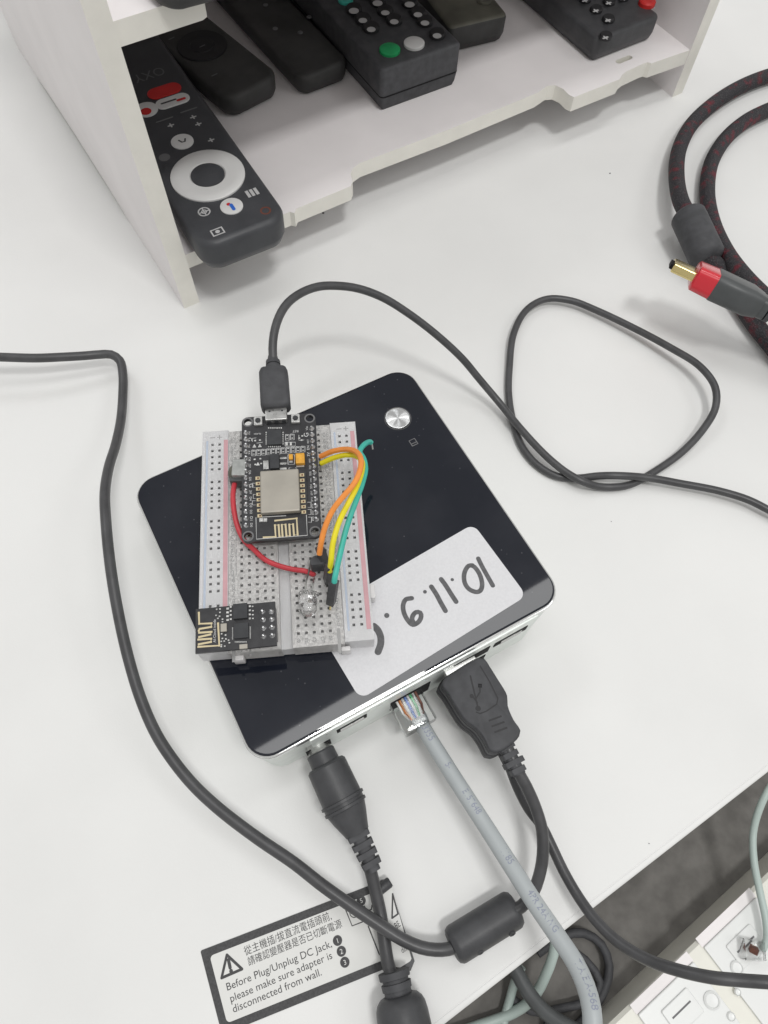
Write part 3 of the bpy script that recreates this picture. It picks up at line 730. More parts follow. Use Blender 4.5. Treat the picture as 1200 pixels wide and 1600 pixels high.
# pin headers and solder
for s, (xa, ya, xb, yb2) in ((1, (741, 437, 784, 1004)), (-1, (326, 466, 343, 1042))):
    bm = BM(); pr = BM()
    a = m3(xa, ya); b = m3(xb, yb2); xh = s*(NBW/2-1.55)
    for i in range(15):
        y = a.y+(b.y-a.y)*i/14
        lathe(bm, (xh, y, ZT), (0, 0, 1), [(0, 1.0), (.25, .85), (.7, .5), (1.2, .32), (1.25, .02)], n=12)
        box(pr, xh-.32, y-.32, -2.5, xh+.32, y+.32, ZT-4.2)
    obj('solder_joints', bm, 'tin', mcu); 
    box(pr, xh-1.25, b.y-1.3, ZT-4.15, xh+1.25, a.y+1.3, ZT-1.62, 1)
    obj('pin_header', pr, ['gold', 'blk'], mcu)
# usb socket
bm = BM(); cx, cy, w, l = comp(bm, 462, 318, 597, 408, 2.6, bev=.35); sock = obj('usb_socket', bm, 'steel', mcu)
USBX, USBY = cx, cy
bm = BM()
for dx in (-2.2, 2.2): disc(bm, cx+dx, cy+.6, ZT+2.62, .38)
for dx in (-2.6, 0, 2.6): box(bm, cx+dx-.7, cy-l/2-.15, ZT+.1, cx+dx+.7, cy-l/2+.5, ZT+2.0)
obj('socket_slots', bm, 'chip', sock)
for x, y, lab_ in ((415, 400, 'left'), (648, 385, 'right')):
    bm = BM(); cx, cy, w, l = comp(bm, x-26, y-26, x+26, y+24, 1.1, bev=.15); o = obj('push_button', bm, 'smd', mcu)
    bm = BM(); disc(bm, cx, cy, ZT+1.1, .95, h=.5, n=16); obj('plunger', bm, 'chip', o)
bm = BM()
for x, y in ((472, 515), (488, 515)): pass
comp(bm, 472, 455, 562, 545, .9, bev=.08); obj('usb_chip', bm, 'chip', mcu)
bm = BM()
for k in range(7):
    for xx in (464, 569): comp(bm, xx-4, 460+k*12, xx+4, 466+k*12, .1)
    comp(bm, 476+k*12, 548, 482+k*12, 556, .1); comp(bm, 476+k*13, 432, 484+k*13, 440, .2)
obj('chip_leads', bm, 'smd', mcu)
# row of small parts in white outlines
def outline(bm, x0, y0, x1, y1, t=.16):
    a, b, c, d = m3(x0, y0), m3(x1, y0), m3(x1, y1), m3(x0, y1)
    ribbon(bm, [(q.x, q.y) for q in (a, b, c, d, a)], t, ZT+.02, ZT+.02, rnd=False)
bs = BM(); bc = BM(); be = BM()
for i in range(11):
    x = 386+i*30.8; y = 591-i*2.4
    outline(bs, x-12, y-18, x+12, y+18, .2); comp(bc, x-6, y-6, x+6, y+7, .35); comp(be, x-6, y-12, x+6, y-6, .3); comp(be, x-6, y+7, x+6, y+12, .3)
for x, y, w_, h_ in ((596, 494, 11, 18), (627, 491, 11, 18)):
    outline(bs, x-w_, y-h_, x+w_, y+h_, .2); comp(bc, x-5, y-7, x+5, y+7, .35); comp(be, x-5, y-12, x+5, y-7, .3); comp(be, x-5, y+7, x+5, y+12, .3)
outline(bs, 582, 524, 646, 548, .22); comp(be, 586, 528, 600, 545, .3); comp(bc, 600, 528, 612, 545, .35); comp(be, 612, 528, 624, 545, .3); comp(bc, 626, 528, 642, 545, .35)
outline(bs, 606, 684, 652, 700, .2); comp(bc, 612, 686, 646, 698, .4)
outline(bs, 600, 602, 640, 662, .22)
for x, y in ((395, 515), (425, 512), (390, 550), (424, 549), (392, 632), (428, 628), (396, 664), (432, 658), (670, 500), (685, 512), (690, 485)):
    comp(be, x-6, y-4, x+6, y+4, .15)
for pth in (((378, 520), (378, 500), (400, 497)), ((668, 480), (668, 512), (700, 510)), ((405, 530), (440, 524))):
    ribbon(bs, [(m3(*q).x, m3(*q).y) for q in pth], .16, ZT+.02, ZT+.02)
for k, (x, y) in enumerate(((412, 660), (390, 548), (424, 546))):
    a, b, c = m3(x-12, y+10), m3(x, y-12), m3(x+12, y+8); face(bs, [bs.verts.new((q.x, q.y, ZT+.03)) for q in (a, b, c)])
# regulator and capacitors
bm = BM(); comp(bm, 490, 610, 547, 700, 1.6, bev=.15); rg_ = obj('voltage_regulator', bm, 'chip', mcu)
bm = BM(); comp(bm, 446, 642, 480, 696, .5, bev=.1)
for y in (626, 660, 692): comp(bm, 549, y-7, 592, y+5, .35, bev=.08)
obj('regulator_leads', bm, 'steel', rg_)
bm = BM(); comp(bm, 650, 608, 706, 672, 1.9, bev=.25); comp(bm, 654, 674, 702, 684, .6, mi=1); comp(bm, 607, 608, 632, 640, 1.2, bev=.15); comp(bm, 609, 643, 630, 656, .5, mi=1)
obj('orange_capacitor', bm, ['tant', 'steel'], mcu)
obj('small_components', bc, 'chip', mcu); obj('solder_pads', be, 'smd', mcu)
# wifi module
bm = BM(); cx, cy, w, l = comp(bm, 402, 722, 722, 1138, .8); wm = obj('wifi_module', bm, 'pcb', mcu)
ZM = ZT+.8
def outlM(bm, pts, t): 
    Q = [m3(x, y) for x, y in pts]; ribbon(bm, [(q.x, q.y) for q in Q], t, ZM+.03, ZM+.03, rnd=False)
bm = BM(); comp(bm, 434, 722, 676, 985, 2.3, z0=ZM+.05, bev=.5); obj('shield_can', bm, 'shield', wm)
bm = BM(); bh = BM()
for i in range(8):
    for x, y in ((413+i*1.8, 756+i*33.5), (688+i*1.7, 736+i*33)):
        comp(bm, x-14, y-10, x+14, y+10, .06, z0=ZM); cxx, cyy, _, _ = comp(bh, x-3, y-5, x+7, y+5, .03, z0=ZM+.07)
g_ = obj('edge_pads', bm, 'goldtrace', wm); obj('pad_holes', bh, 'brown', g_)
an = [(380, 748), (530, 740), (522, 605), (565, 603), (575, 735), (612, 732), (602, 601), (646, 598), (657, 730), (698, 727), (690, 597), (735, 594), (745, 720), (788, 717), (776, 525), (515, 553)]
bm = BM(); Q = [MF(360+x/7.5, 740+y/7.5, ZN+.8) for x, y in an]; ribbon(bm, [(q.x, q.y) for q in Q], .62, ZM+.05, ZM+.05, rnd=False)
for q in Q[1:-1]: box(bm, q.x-.31, q.y-.31, ZM+.02, q.x+.31, q.y+.31, ZM+.045)
obj('antenna_trace', bm, 'goldtrace', wm)
outlM(bs, [(402, 1000), (405, 1136), (722, 1112), (716, 985)], .2)
outlM(bs, [(440, 998), (590, 990)], .25)
outline(bs, 416, 1003, 476, 1036, .3); comp(be2 := BM(), 424, 1008, 446, 1030, .5, z0=ZM); comp(be2, 450, 1008, 472, 1030, .5, z0=ZM); obj('antenna_parts', be2, 'smd', wm)
for x, y in ((392, 790), (398, 860), (392, 900)): outline(bs, x-15, y-10, x+10, y+16, .16)
for x, y in ((734, 915), (734, 960), (737, 1008)): outline(bs, x-14, y-16, x+10, y+16, .2)
nameL = ['3V', 'G', 'TX', 'RX', 'D8', 'D7', 'D6', 'D5', 'G', '3V', 'D4', 'D3', 'D2', 'D1', 'D0']
nameR = ['Vin', 'G', 'RST', 'EN', '3V', 'GND', 'CLK', 'SD0', 'CMD', 'SD1', 'SD2', 'SD3', 'RSV', 'RSV', 'A0']
for i in range(15):
    p = m3(357+i*1.2, 466+i*41.1); text(bs, nameL[i], (p.x-.5, p.y+.7, ZT+.03), (p.x-.5, p.y-.7, ZT+.03), k=.9)
    p = m3(716+i*2.8, 437+i*40.5); text(bs, nameR[i], (p.x+.5, p.y-.8, ZT+.03), (p.x+.5, p.y+.8, ZT+.03), k=.9)
a, b = m3(430, 466), m3(388, 468); text(bs, 'FLASH', (a.x, a.y, ZT+.03), (b.x, b.y, ZT+.03))
a, b = m3(664, 448), m3(628, 450); text(bs, 'RST', (a.x, a.y, ZT+.03), (b.x, b.y, ZT+.03))
obj('silk_screen', bs, 'silk', mcu, sharp=180)

# ---------------------------------------------------------------- small wifi module board on the breadboard's lower left
ZE = 51.5
c4 = [at(306.7, 952, ZE), at(430.7, 940.7, ZE), at(431.3, 1007.3, ZE), at(304.7, 1020.7, ZE)]
ec = sum(c4, Vector())/4; ev = ((c4[1]-c4[0])+(c4[2]-c4[3])).normalized()
esp = thing('wifi_board', 'small black wifi board with gold zigzag antenna across the breadboard\'s lower left corner', 'circuit board', (ec.x, ec.y, 45.6), atan2(ev.y, ev.x))
EF = Frame(esp); EZ = ZE-45.6
def m4(x, y): return EF(300+x/7.5, 930+y/7.5, ZE)
def comp4(bm, x0, y0, x1, y1, h, mi=0, z0=None, bev=0):
    a = m4(x0, y0); b = m4(x1, y0); c = m4(x1, y1); d = m4(x0, y1)
    cx = (a.x+b.x+c.x+d.x)/4; cy = (a.y+b.y+c.y+d.y)/4; w = ((b-a).length+(c-d).length)/2; l = ((d-a).length+(c-b).length)/2
    z0 = EZ if z0 is None else z0; box(bm, cx-w/2, cy-l/2, z0, cx+w/2, cy+l/2, z0+h, mi, bev=bev); return cx, cy
bm = BM(); box(bm, -12.4, -7.1, EZ-1.0, 12.4, 7.1, EZ); obj('board', bm, 'pcb', esp)
bm = BM(); cxs = []
comp4(bm, 490, 110, 655, 285, 1.3, bev=.1); comp4(bm, 495, 335, 665, 510, .9, bev=.08); obj('chip', bm, 'chip', esp)
bm = BM()
for i in range(4):
    comp4(bm, 668, 122+i*48, 690, 142+i*48, .3); comp4(bm, 445, 130+i*48, 466, 148+i*48, .3); comp4(bm, 405, 150+i*44, 435, 172+i*44, .35)
for i in range(12):
    comp4(bm, 676, 370+i*12, 690, 376+i*12, .08); comp4(bm, 470, 380+i*12, 482, 386+i*12, .08); comp4(bm, 502+i*12, 540, 508+i*12, 556, .08)
random.seed(11)
for x, y in ((292, 168), (330, 165), (330, 205), (285, 240), (325, 250), (305, 275), (360, 285), (360, 315), (350, 455), (358, 510), (395, 470), (345, 545), (380, 540), (400, 515), (347, 585), (345, 605), (385, 600), (430, 530), (440, 560), (712, 135), (715, 185), (715, 232), (715, 275)):
    comp4(bm, x-9, y-7, x+9, y+7, .35)
obj('solder_pads', bm, 'smd', esp)
bm = BM(); comp4(bm, 340, 340, 412, 435, .9, bev=.1); obj('crystal', bm, 'shield', esp)
bm = BM(); comp4(bm, 560, 580, 652, 632, .6); obj('status_led', bm, 'shield', esp)
an = [(80, 195), (85, 335), (228, 330), (225, 372), (90, 395), (80, 415), (85, 440), (228, 430), (215, 460), (85, 490), (75, 520), (225, 510), (222, 548), (80, 575), (75, 605), (320, 590), (305, 320)]
bm = BM(); Q = [m4(x, y) for x, y in an]; ribbon(bm, [(q.x, q.y) for q in Q], .62, EZ+.03, EZ+.03, rnd=False)
for q in Q[1:-1]: box(bm, q.x-.3, q.y-.3, EZ, q.x+.3, q.y+.3, EZ+.025)
obj('antenna_trace', bm, 'goldtrace', esp)
bm = BM()
a, b = m4(268, 555), m4(268, 285); text(bm, 'AI-Cloud inside', (a.x+.3, a.y, EZ+.03), (b.x+.3, b.y, EZ+.03), k=1.0)
obj('silk_screen', bm, 'silk', esp)
bm = BM(); bp = BM()
for x, y in ((825, 190), (835, 285), (838, 385), (838, 480), (930, 190), (935, 280), (938, 372), (940, 468)):
    q = m4(x, y); lathe(bm, (q.x, q.y, EZ), (0, 0, 1), [(0, .95), (.2, .85), (.6, .45), (1.0, .32), (1.05, .02)], n=12)
    box(bp, q.x-.32, q.y-.32, -3, q.x+.32, q.y+.32, EZ-3.6)
obj('solder_joints', bm, 'tin', esp)
a, b = m4(825, 190), m4(940, 468); box(bp, min(a.x, b.x)-1.3, min(a.y, b.y)-1.3, EZ-3.55, max(a.x, b.x)+1.3, max(a.y, b.y)+1.3, EZ-1.02, 1)
obj('pin_header', bp, ['gold', 'blk'], esp)

# ---------------------------------------------------------------- loose parts on the breadboard
# infrared receiver in a metal can
p0 = at(370, 735, 50); ir = thing('infrared_receiver', 'grey metal cased receiver with a round lens beside the microcontroller board', 'sensor', (p0.x, p0.y, 45.6), radians(3))
IF = Frame(ir)
bm = BM(); a = IF(373, 730, 54); slab(bm, 4.6, 6.4, 2.0, 8.6, .4, .3, a.x, a.y); M['can'] = mat('dull_tin', (.36, .37, .36), .4, metal=.5, var=.15, scale=500); obj('metal_can', bm, 'can', ir)
b = IF(371, 745, 52); bm = BM(); slab(bm, 5.4, 3.4, 1.5, 6.6, .4, .3, b.x, b.y); obj('case_back', bm, 'greyplug', ir)
bm = BM(); lathe(bm, (a.x-2.2, a.y-.6, 5.2), (-1, 0, 0), [(0, 2.9), (.5, 2.8), (1.3, 2.1), (1.8, 1.1), (1.95, .05)], n=24); obj('lens', bm, 'remote3', ir)
bm = BM()
for k in (-1.6, 0, 1.6): box(bm, a.x-.2, a.y+k-.2, -2, a.x+.2, a.y+k+.2, 2.1)
obj('pins', bm, 'steel', ir)
# black transistor
p0 = at(496, 882, 52); tt = thing('transistor', 'black half round transistor standing beside the orange jumper wire', 'electronic part', (p0.x, p0.y, 45.6), BA)
bm = BM(); prf = [(2.3*cos(radians(a)), 2.0*sin(radians(a))+.2) for a in range(-40, 221, 20)]
loft(bm, [[(x, y, z) for x, y in prf] for z in (3.0, 8.6)]+[[(x*.9, y*.9, 8.8) for x, y in prf]]); obj('body', bm, 'blk2', tt)
bm = BM()
for k in (-1.6, 0, 1.6): box(bm, k-.2, -.2, -2, k+.2, .2, 3.05)
obj('leads', bm, 'steel', tt)
# clear LED lying flat
A = at(482.5, 926, 52.5); B = at(481, 962, 52.0); ax = (B-A).normalized()
led = thing('led', 'clear round topped LED lying on the breadboard below the red wire', 'LED', (A.x, A.y, 45.6), 0)
bm = BM(); r_ = 2.75
prof = [(0, 3.0), (.1, 3.2), (.9, 3.2), (1.0, r_), (5.2, r_)] + [(5.2+r_*sin(radians(a))*.95, r_*cos(radians(a))) for a in range(15, 90, 15)] + [(5.2+r_*.96, .05)]
lathe(bm, A, ax, prof, n=36); obj('lens', bm, 'glass', led, world=True)
bm = BM(); random.seed(2)
rr_ = []
for d_, r0_ in ((1.2, 1.9), (2.4, 2.1), (3.6, 2.0), (4.8, 1.6), (5.6, 1.1)):
    s0_ = ax.cross(Vector((0, 0, 1))).normalized(); u0_ = s0_.cross(ax)
    rr_.append([A+ax*(d_+random.uniform(-.3, .3))+(s0_*cos(k*pi/4)+u0_*sin(k*pi/4))*r0_*random.uniform(.65, 1.1) for k in range(8)])
loft(bm, rr_); obj('added_glitter_core', bm, 'sparkle', led, world=True, sharp=5)  # jagged mirror body, added inside the lens to make the LED sparkle
bm = BM(); s_ = ax.cross(Vector((0, 0, 1))).normalized()
for q, d in ((at(486, 878, 47), -1.1), (at(491.5, 903, 46), 1.1)):
    tube(bm, catmull([A+ax*3.2-s_*d*.8, A-s_*d, A-ax*3-s_*d, (A-s_*d+q)/2+Vector((0, 0, 1.2)), q, q-Vector((0, 0, 4))], 1), .26, n=8)
lathe(bm, A+ax*3.2-s_*.9, ax, [(0, .4), (.8, 1.1), (1.1, 1.2), (1.15, .2)], n=14)
obj('leads', bm, 'steel', led, world=True)
# red wire
rp = [(367, 752, 50), (365, 764, 50.5), (364, 777, 51), (366, 800, 50.5), (372, 825, 49.5), (382, 845, 48.8), (395, 857, 48.5), (415, 875, 48.6), (439, 885, 48.2), (460, 890, 47.8), (476, 892, 47.6), (489, 897, 46.6), (490, 898, 44)]
P = path(rp, 1); red = thing('jumper_wire', 'thin red wire curving from the metal receiver across the breadboard', 'wire', (P[0].x, P[0].y, 45.6), 0, 'jumper wires on the breadboard')
bm = BM(); tube(bm, P, .9, n=10); obj('insulation', bm, 'redw', red, world=True)
bm = BM(); tube(bm, [P[-1], P[-1]-Vector((0, 0, 2))], .3, n=8); obj('bare_end', bm, 'steel', red, world=True)
# the three plug-ended jumper wires
def dupont(label, color, pts, house, wire_end=None, r=.92):
    base = house[-1]
    t = thing('jumper_wire', label, 'wire', (base.x, base.y, 45.6), 0, 'jumper wires on the breadboard')
    bm = BM(); tube(bm, pts, r, n=10); obj('insulation', bm, color, t, world=True)
    bm = BM(); top, bot = house; ax = (bot-top).normalized(); u = ax.cross(Vector((0, 0, 1))).normalized(); v = ax.cross(u)
    h = 1.27
    loft(bm, [[c+(u*x+v*y)*h*k for x, y in ((-1, -1), (1, -1), (1, 1), (-1, 1))] for c, k in ((top, .8), (top+ax*.5, 1), (bot-ax*.3, 1), (bot, .85))])
    obj('connector_housing', bm, 'blk', t, world=True)
    bm = BM(); tube(bm, [bot-ax*.2, bot+ax*3.2], .32, n=6); obj('pin', bm, 'gold', t, world=True)
    if wire_end:
        bm = BM(); tube(bm, wire_end, .28, n=8); obj('bare_end', bm, 'steel', t, world=True)
    return t
orange = path([(499, 866, 59), (501.5, 850, 62), (507.5, 825, 65), (520, 797, 68), (537, 775, 70), (550, 760, 71), (559, 745, 71), (564, 727, 70.5), (563, 714, 69), (555, 705, 66), (540, 702, 62), (520, 705, 58), (501, 713, 53.5)], 1)
dupont('orange jumper wire arching from the microcontroller board, topmost of the three', 'orange', orange, (at(500, 856, 60), at(509, 886, 48)), [orange[-1], orange[-1]+Vector((-.6, 0, -5))])
yellow = path([(515, 893, 58), (517, 879, 61), (520, 850, 64), (530, 815, 66), (545, 785, 68), (557.5, 760, 68.5), (565.5, 735, 67.5), (565.5, 721, 66), (556, 712.5, 63), (540, 711, 60), (520, 716, 56), (502, 724, 52)], 1)
dupont('yellow jumper wire running between the orange and the teal ones', 'yellow', yellow, (at(516, 884, 60), at(512, 908, 47.5)), [yellow[-1], yellow[-1]+Vector((-.6, 0, -5))])
teal = path([(522, 916, 58), (523, 904, 61), (530, 872, 62), (540, 830, 63), (548, 805, 64), (558, 778, 65), (567, 752, 65), (571, 732, 64), (568, 716, 63), (562, 706, 62), (566, 698, 61), (573, 692, 59), (578.5, 690.5, 57), (580, 692, 56.5)], 1)
dupont('teal jumper wire whose bare tip sticks out past the breadboard edge', 'teal', teal, (at(522, 908, 60), at(517, 943, 49)), path([(580, 692, 56.5), (581.5, 695, 56), (582.5, 702, 55)], 1))

# ---------------------------------------------------------------- cables on the desk
def strain(bm, p, ax, L, r, n=4, mi=0):
    """ribbed strain relief"""
    prof = []
    for i in range(n):
        a = L*i/n; prof += [(a, r), (a+L/n*.62, r*.97), (a+L/n*.64, r*.72), (a+L/n*.98, r*.7)]
        r *= .95
    lathe(bm, p, ax, prof, mi, n=20)
# micro USB cable with the twist
mc = [(427, 566, 55), (426, 545, 57), (428, 522, 59), (436, 495, 60), (450, 473, 60), (472, 457, 59), (497, 448, 57.5), (525, 446.5, 55), (560, 451, 51), (598, 465, 46), (640, 491, 39), (683, 524, 31), (722, 560, 22), (748, 591, 14), (780, 629, 7), (817, 674, 6.2), (855, 714, 5.6), (886, 739, 5.4), (912, 753, 5.2), (935, 760, 2.5), (960, 761, 2.2), (985, 757, 2.0), (1024, 736, 1.8), (1066, 706, 3), (1100, 669, 5), (1118, 636, 7), (1117, 604, 9), (1093, 572, 9), (1047, 543, 7), (989, 512, 5), (932, 485, 4), (893, 470, 4), (855, 467, 4), (824, 483, 4), (803, 520, 3.5), (796, 573, 2.2), (795, 618, 1.8), (803, 664, 1.8), (817, 700, 1.8), (840, 727, 1.8), (870, 744, 1.8), (905, 747, 1.8), (930, 744, 3.6), (958, 743, 5.6), (1008, 746, 5.2), (1066, 756, 4.5), (1123, 767, 4.5), (1169, 781, 4.5), (1205, 799, 4.5), (1300, 850, 3)]
P = path(mc, 2)
mu = thing('micro_usb_cable', 'thin black cable plugged into the microcontroller board, looping into a twist on the right', 'cable', (P[0].x, P[0].y, 0))
bm = BM(); tube(bm, P, 1.62, n=14); obj('cord', bm, 'cable', mu, world=True)
a = root_mat(mcu) @ Vector((USBX, USBY+1.0, ZT+1.4)); b = at(427, 572, 55); ax = (b-a).normalized()
side = ax.cross(Vector((0, 0, 1))).normalized()
def secbox(bm, p0, ax, prof, mi=0, n=5, r=.9, roll=0):
    """rounded rectangular sections along an axis: (distance, width, height)"""
    s = ax.cross(Vector((0, 0, 1))).normalized(); u = s.cross(ax).normalized(); rings = []
    s, u = s*cos(roll)+u*sin(roll), u*cos(roll)-s*sin(roll)
    for d, w, h in prof: rings.append([p0+ax*d+s*x+u*y for x, y in rr(w, h, min(r, w*.3, h*.3), n)])
    loft(bm, rings, mi)
Lp = (b-a).length
q = at(430, 639, 54.5); dq = (q-a).dot(ax)
bm = BM(); secbox(bm, a, ax, [(1.2, 6.6, 1.7), (dq+1, 6.6, 1.7)]); obj('metal_tip', bm, 'steel', mu, world=True)
bm = BM(); dt = (at(428, 578, 55)-a).dot(ax)
secbox(bm, a, ax, [(dq-.6, 8.2, 5.2), (dq, 9.6, 6.6), (dq+.9, 10.4, 7.2), (dt-2.0, 10.3, 7.2), (dt-.5, 9.3, 6.6), (dt, 6.2, 5)], r=1.8)
obj('plug_body', bm, 'blk2', mu, world=True)
bm = BM(); lathe(bm, a+ax*(dt-.4), ax, [(0, 2.9), (1.6, 2.9), (1.7, 2.3), (2.4, 2.3), (2.5, 2.7), (4.2, 2.6), (4.5, 2.0), (6.5, 1.75)], n=20); obj('strain_relief', bm, 'blk2', mu, world=True)

# stacked USB-A plugs
outl = [(697, 1056), (748, 1027), (757, 1028), (766, 1041), (778, 1060), (793, 1086), (794, 1102), (803, 1124), (814, 1141), (812, 1150), (796, 1166), (776, 1176), (767, 1174), (757, 1156), (745, 1139), (729, 1127), (721, 1117), (700, 1083), (690, 1068)]
ctr = (750, 1095)
def usb_plug(parent, ztop, th, shift=(0, 0)):
    Q = [at(x+shift[0], y+shift[1], ztop) for x, y in outl]
    c = sum(Q, Vector())/len(Q)
    Q2 = catmull(Q+[Q[0]], 1.2)[:-1]
    bm = BM(); rings = []
    for z, k in ((ztop-th, .93), (ztop-th+.8, 1), (ztop-th*.55, 1), (ztop-th*.54, .97), (ztop-th*.46, .97), (ztop-th*.45, 1), (ztop-.8, 1), (ztop-.25, .975), (ztop, .93)):
        rings.append([(c.x+(v.x-c.x)*k, c.y+(v.y-c.y)*k, z) for v in Q2])
    loft(bm, rings); obj('plug_body', bm, 'blk2', parent, world=True, sharp=40)
    n_ = (at(722, 1048, ztop)-at(745, 1088, ztop)).normalized(); s = Vector((n_.y, -n_.x, 0))
    m_ = (Q[0]+Q[1])/2-Vector((0, 0, th/2)); bm = BM()
    secbox(bm, m_-n_*1.2, n_, [(0, 12, 4.5), (4.5, 12, 4.5)], r=.3); obj('metal_shell', bm, 'steel', parent, world=True)
    return n_, s
ub = [(793, 1168, 26), (801, 1186, 25.5), (808, 1203, 25), (822, 1228, 23), (838, 1265, 20), (847, 1298, 18), (848, 1337, 15.5), (842, 1370, 13), (832, 1396, 11), (815, 1416, 10), (796, 1427, 9.5), (760, 1450, 9), (718, 1477, 8.5), (700, 1483, 8), (680, 1484, 8), (657, 1480, 8.5), (629, 1468, 9), (587, 1441, 10), (544, 1412, 11), (502, 1382, 12), (460, 1349, 12), (400, 1308, 13), (340, 1262, 14), (298, 1222, 15), (262, 1176, 17), (240.5, 1140, 18), (218.6, 1088, 20), (199, 1022, 23), (183.6, 952, 26), (172.7, 886, 28), (166, 821, 28), (164, 770, 25), (170, 730, 20), (181, 694, 15), (189, 655, 11), (192, 615, 9), (192, 585, 9), (187, 563, 9), (174, 554, 9.5), (155, 554, 10), (131, 556, 11), (95, 558, 12.5), (57, 559.5, 14), (0, 558, 16), (-60, 556, 17)]
P = path(ub, 2)
uc = thing('usb_cable', 'thick black cable with a ferrite bead, sweeping from the upper plug around to the left', 'cable', (P[0].x, P[0].y, 0))
bm = BM(); tube(bm, P, 1.95, n=16); obj('cord', bm, 'cable', uc, world=True)
n_, s_ = usb_plug(uc, 29.5, 8.2)
def lm(px, py, z=29.56): return at(px, py, z)
def c8(x, y): return lm(600+x/4, 1040+y/4)
bm = BM(); c_ = lm(744, 1086)
ribbon(bm, [c8(590, 275), c8(565, 170), c8(540, 65)], .5, 29.53, 29.56)
for pts in ([(583, 230), (560, 200), (548, 190)], [(575, 205), (600, 165), (600, 125)]): ribbon(bm, [c8(*q) for q in pts], .45, 29.53, 29.57)
q = c8(588, 268); disc(bm, q.x, q.y, 29.58, .9, n=12); q = c8(548, 190); disc(bm, q.x, q.y, 29.58, .7, n=10); q = c8(600, 125); box(bm, q.x-.6, q.y-.6, 29.5, q.x+.6, q.y+.6, 29.58)
ribbon(bm, [c8(600, 0), c8(660, 100), c8(712, 205), c8(705, 240), c8(640, 285), c8(600, 300), c8(575, 290)], .4, 29.53, 29.57, rnd=False)
for k in range(3): ribbon(bm, [c8(655+k*18, 345+k*36), c8(735+k*18, 315+k*36)], .55, 29.53, 29.57, rnd=False)
obj('usb_symbol', bm, 'button', uc, world=True, sharp=180)
a = at(788, 1164, 25.5); b = at(808, 1203, 25); ax = (b-a).normalized()
bm = BM(); sd = ax.cross(Vector((0, 0, 1))).normalized(); 
for k, (o_, w_) in enumerate(((0, 5.6), (2.6, 5.4), (5.2, 6.8), (7.8, 5.0))):
    secbox(bm, a+ax*o_, ax, [(0, w_, 5), (1.7, w_, 5)], r=.6)
secbox(bm, a, ax, [(0, 4.6, 4.2), (10, 4.0, 4.0)], r=1.2); obj('strain_relief', bm, 'blk2', uc, world=True)
# ferrite bead
zf = 10.5
fa = (at(697, 1452, zf)+at(728, 1508, zf))/2; fb = (at(790, 1399, zf)+at(824, 1444, zf))/2; ax = (fb-fa).normalized(); rf = ((at(697, 1452, zf)-at(728, 1508, zf)).length)/2*1.04
fa = fa-ax*1.2; fb = fb+ax*1.2; L_ = (fb-fa).length; fa.z = fb.z = rf+.3; 
bm = BM(); lathe(bm, fa, ax, [(0, 2.4), (.05, rf-2), (.5, rf-.8), (1.6, rf-.1), (2.4, rf), (L_-2.4, rf), (L_-1.6, rf-.1), (L_-.5, rf-.8), (L_-.05, rf-2), (L_, 2.4)], n=40); fer = obj('ferrite_bead', bm, 'blk', uc, world=True)
bm = BM()
for px, py in ((748, 1482), (798, 1453)): p = at(px, py, 9); lathe(bm, p-Vector((0, 0, 1)), Vector((.3, -.6, .4)), [(0, 1.2), (1.6, 1.1), (1.7, .6), (1.2, .5)], n=12)
o = obj('clip_peg', bm, 'blk2', uc, world=True)
# second USB cable (lower plug)
uc2p = [(786, 1176, 13), (796, 1198, 12), (808, 1229, 10.5), (826, 1264, 9), (846, 1290, 8.5), (862, 1322, 8), (880, 1360, 8), (903, 1400, 9), (930, 1437, 12), (966, 1472, 16), (1011, 1499, 21), (1056, 1515, 26), (1110, 1527, 30), (1160, 1532, 32), (1205, 1535, 34), (1290, 1540, 34)]
P = path(uc2p, 2)
uc2 = thing('usb_cable', 'black cable from the lower plug crossing the desk edge towards the bottom right', 'cable', (P[0].x, P[0].y, 0))
bm = BM(); tube(bm, P, 1.75, n=16); obj('cord', bm, 'cable', uc2, world=True)
usb_plug(uc2, 18.2, 8.0, (-6, 6))
a = at(788, 1172, 13.5); b = at(806, 1215, 12); ax = (b-a).normalized(); bm = BM(); secbox(bm, a, ax, [(0, 5.2, 4.4), (4, 4.6, 4.2), (9, 4.0, 3.9)], r=1.2); obj('strain_relief', bm, 'blk2', uc2, world=True)

# power lead
dp0 = at(499, 1172, 17); dp1 = at(566, 1318, 13); ax = (dp1-dp0).normalized()
pw = thing('power_cable', 'black power lead plugged into the computer\'s near side with a white warning tag', 'cable', (dp0.x, dp0.y, 0))
def al(px, py, z=15): return (at(px, py, z)-dp0).dot(ax)
bm = BM(); lathe(bm, dp0, -ax, [(-.8, 4.0), (-.2, 4.2), (0, 4.0), (1.0, 3.4), (3, 3.4)], n=32); obj('metal_barrel', bm, 'steel', pw, world=True)
d1 = al(508, 1194); d2 = al(530, 1250); d3 = al(544, 1280); d4 = al(556, 1298)
bm = BM(); lathe(bm, dp0, ax, [(.4, 4.4), (.9, 4.8), (d1-.2, 4.9), (d1, 6.0), (d1+.8, 6.7), (d2, 6.9), (d2+.1, 7.5), (d2+1.0, 7.5), (d2+1.1, 6.9), (d2+2.2, 6.9), (d2+2.3, 7.3), (d2+3.2, 7.3), (d2+3.4, 6.7), (d3, 5.8), (d4, 4.3), (d4+1, 4.0)], n=36); obj('plug_body', bm, 'blk', pw, world=True)
bm = BM(); Ls = al(579, 1358)-d4
for k in range(4):
    off = d4+1+k*Ls/4; secbox(bm, dp0+ax*off, ax, [(0, 7.4-k*.3, 5.6), (Ls/4*.58, 7.2-k*.3, 5.4)], r=.6)
secbox(bm, dp0+ax*(d4), ax, [(0, 5.2, 5.0), (Ls+1.5, 4.0, 4.0)], r=1.6); obj('strain_relief', bm, 'blk2', pw, world=True)
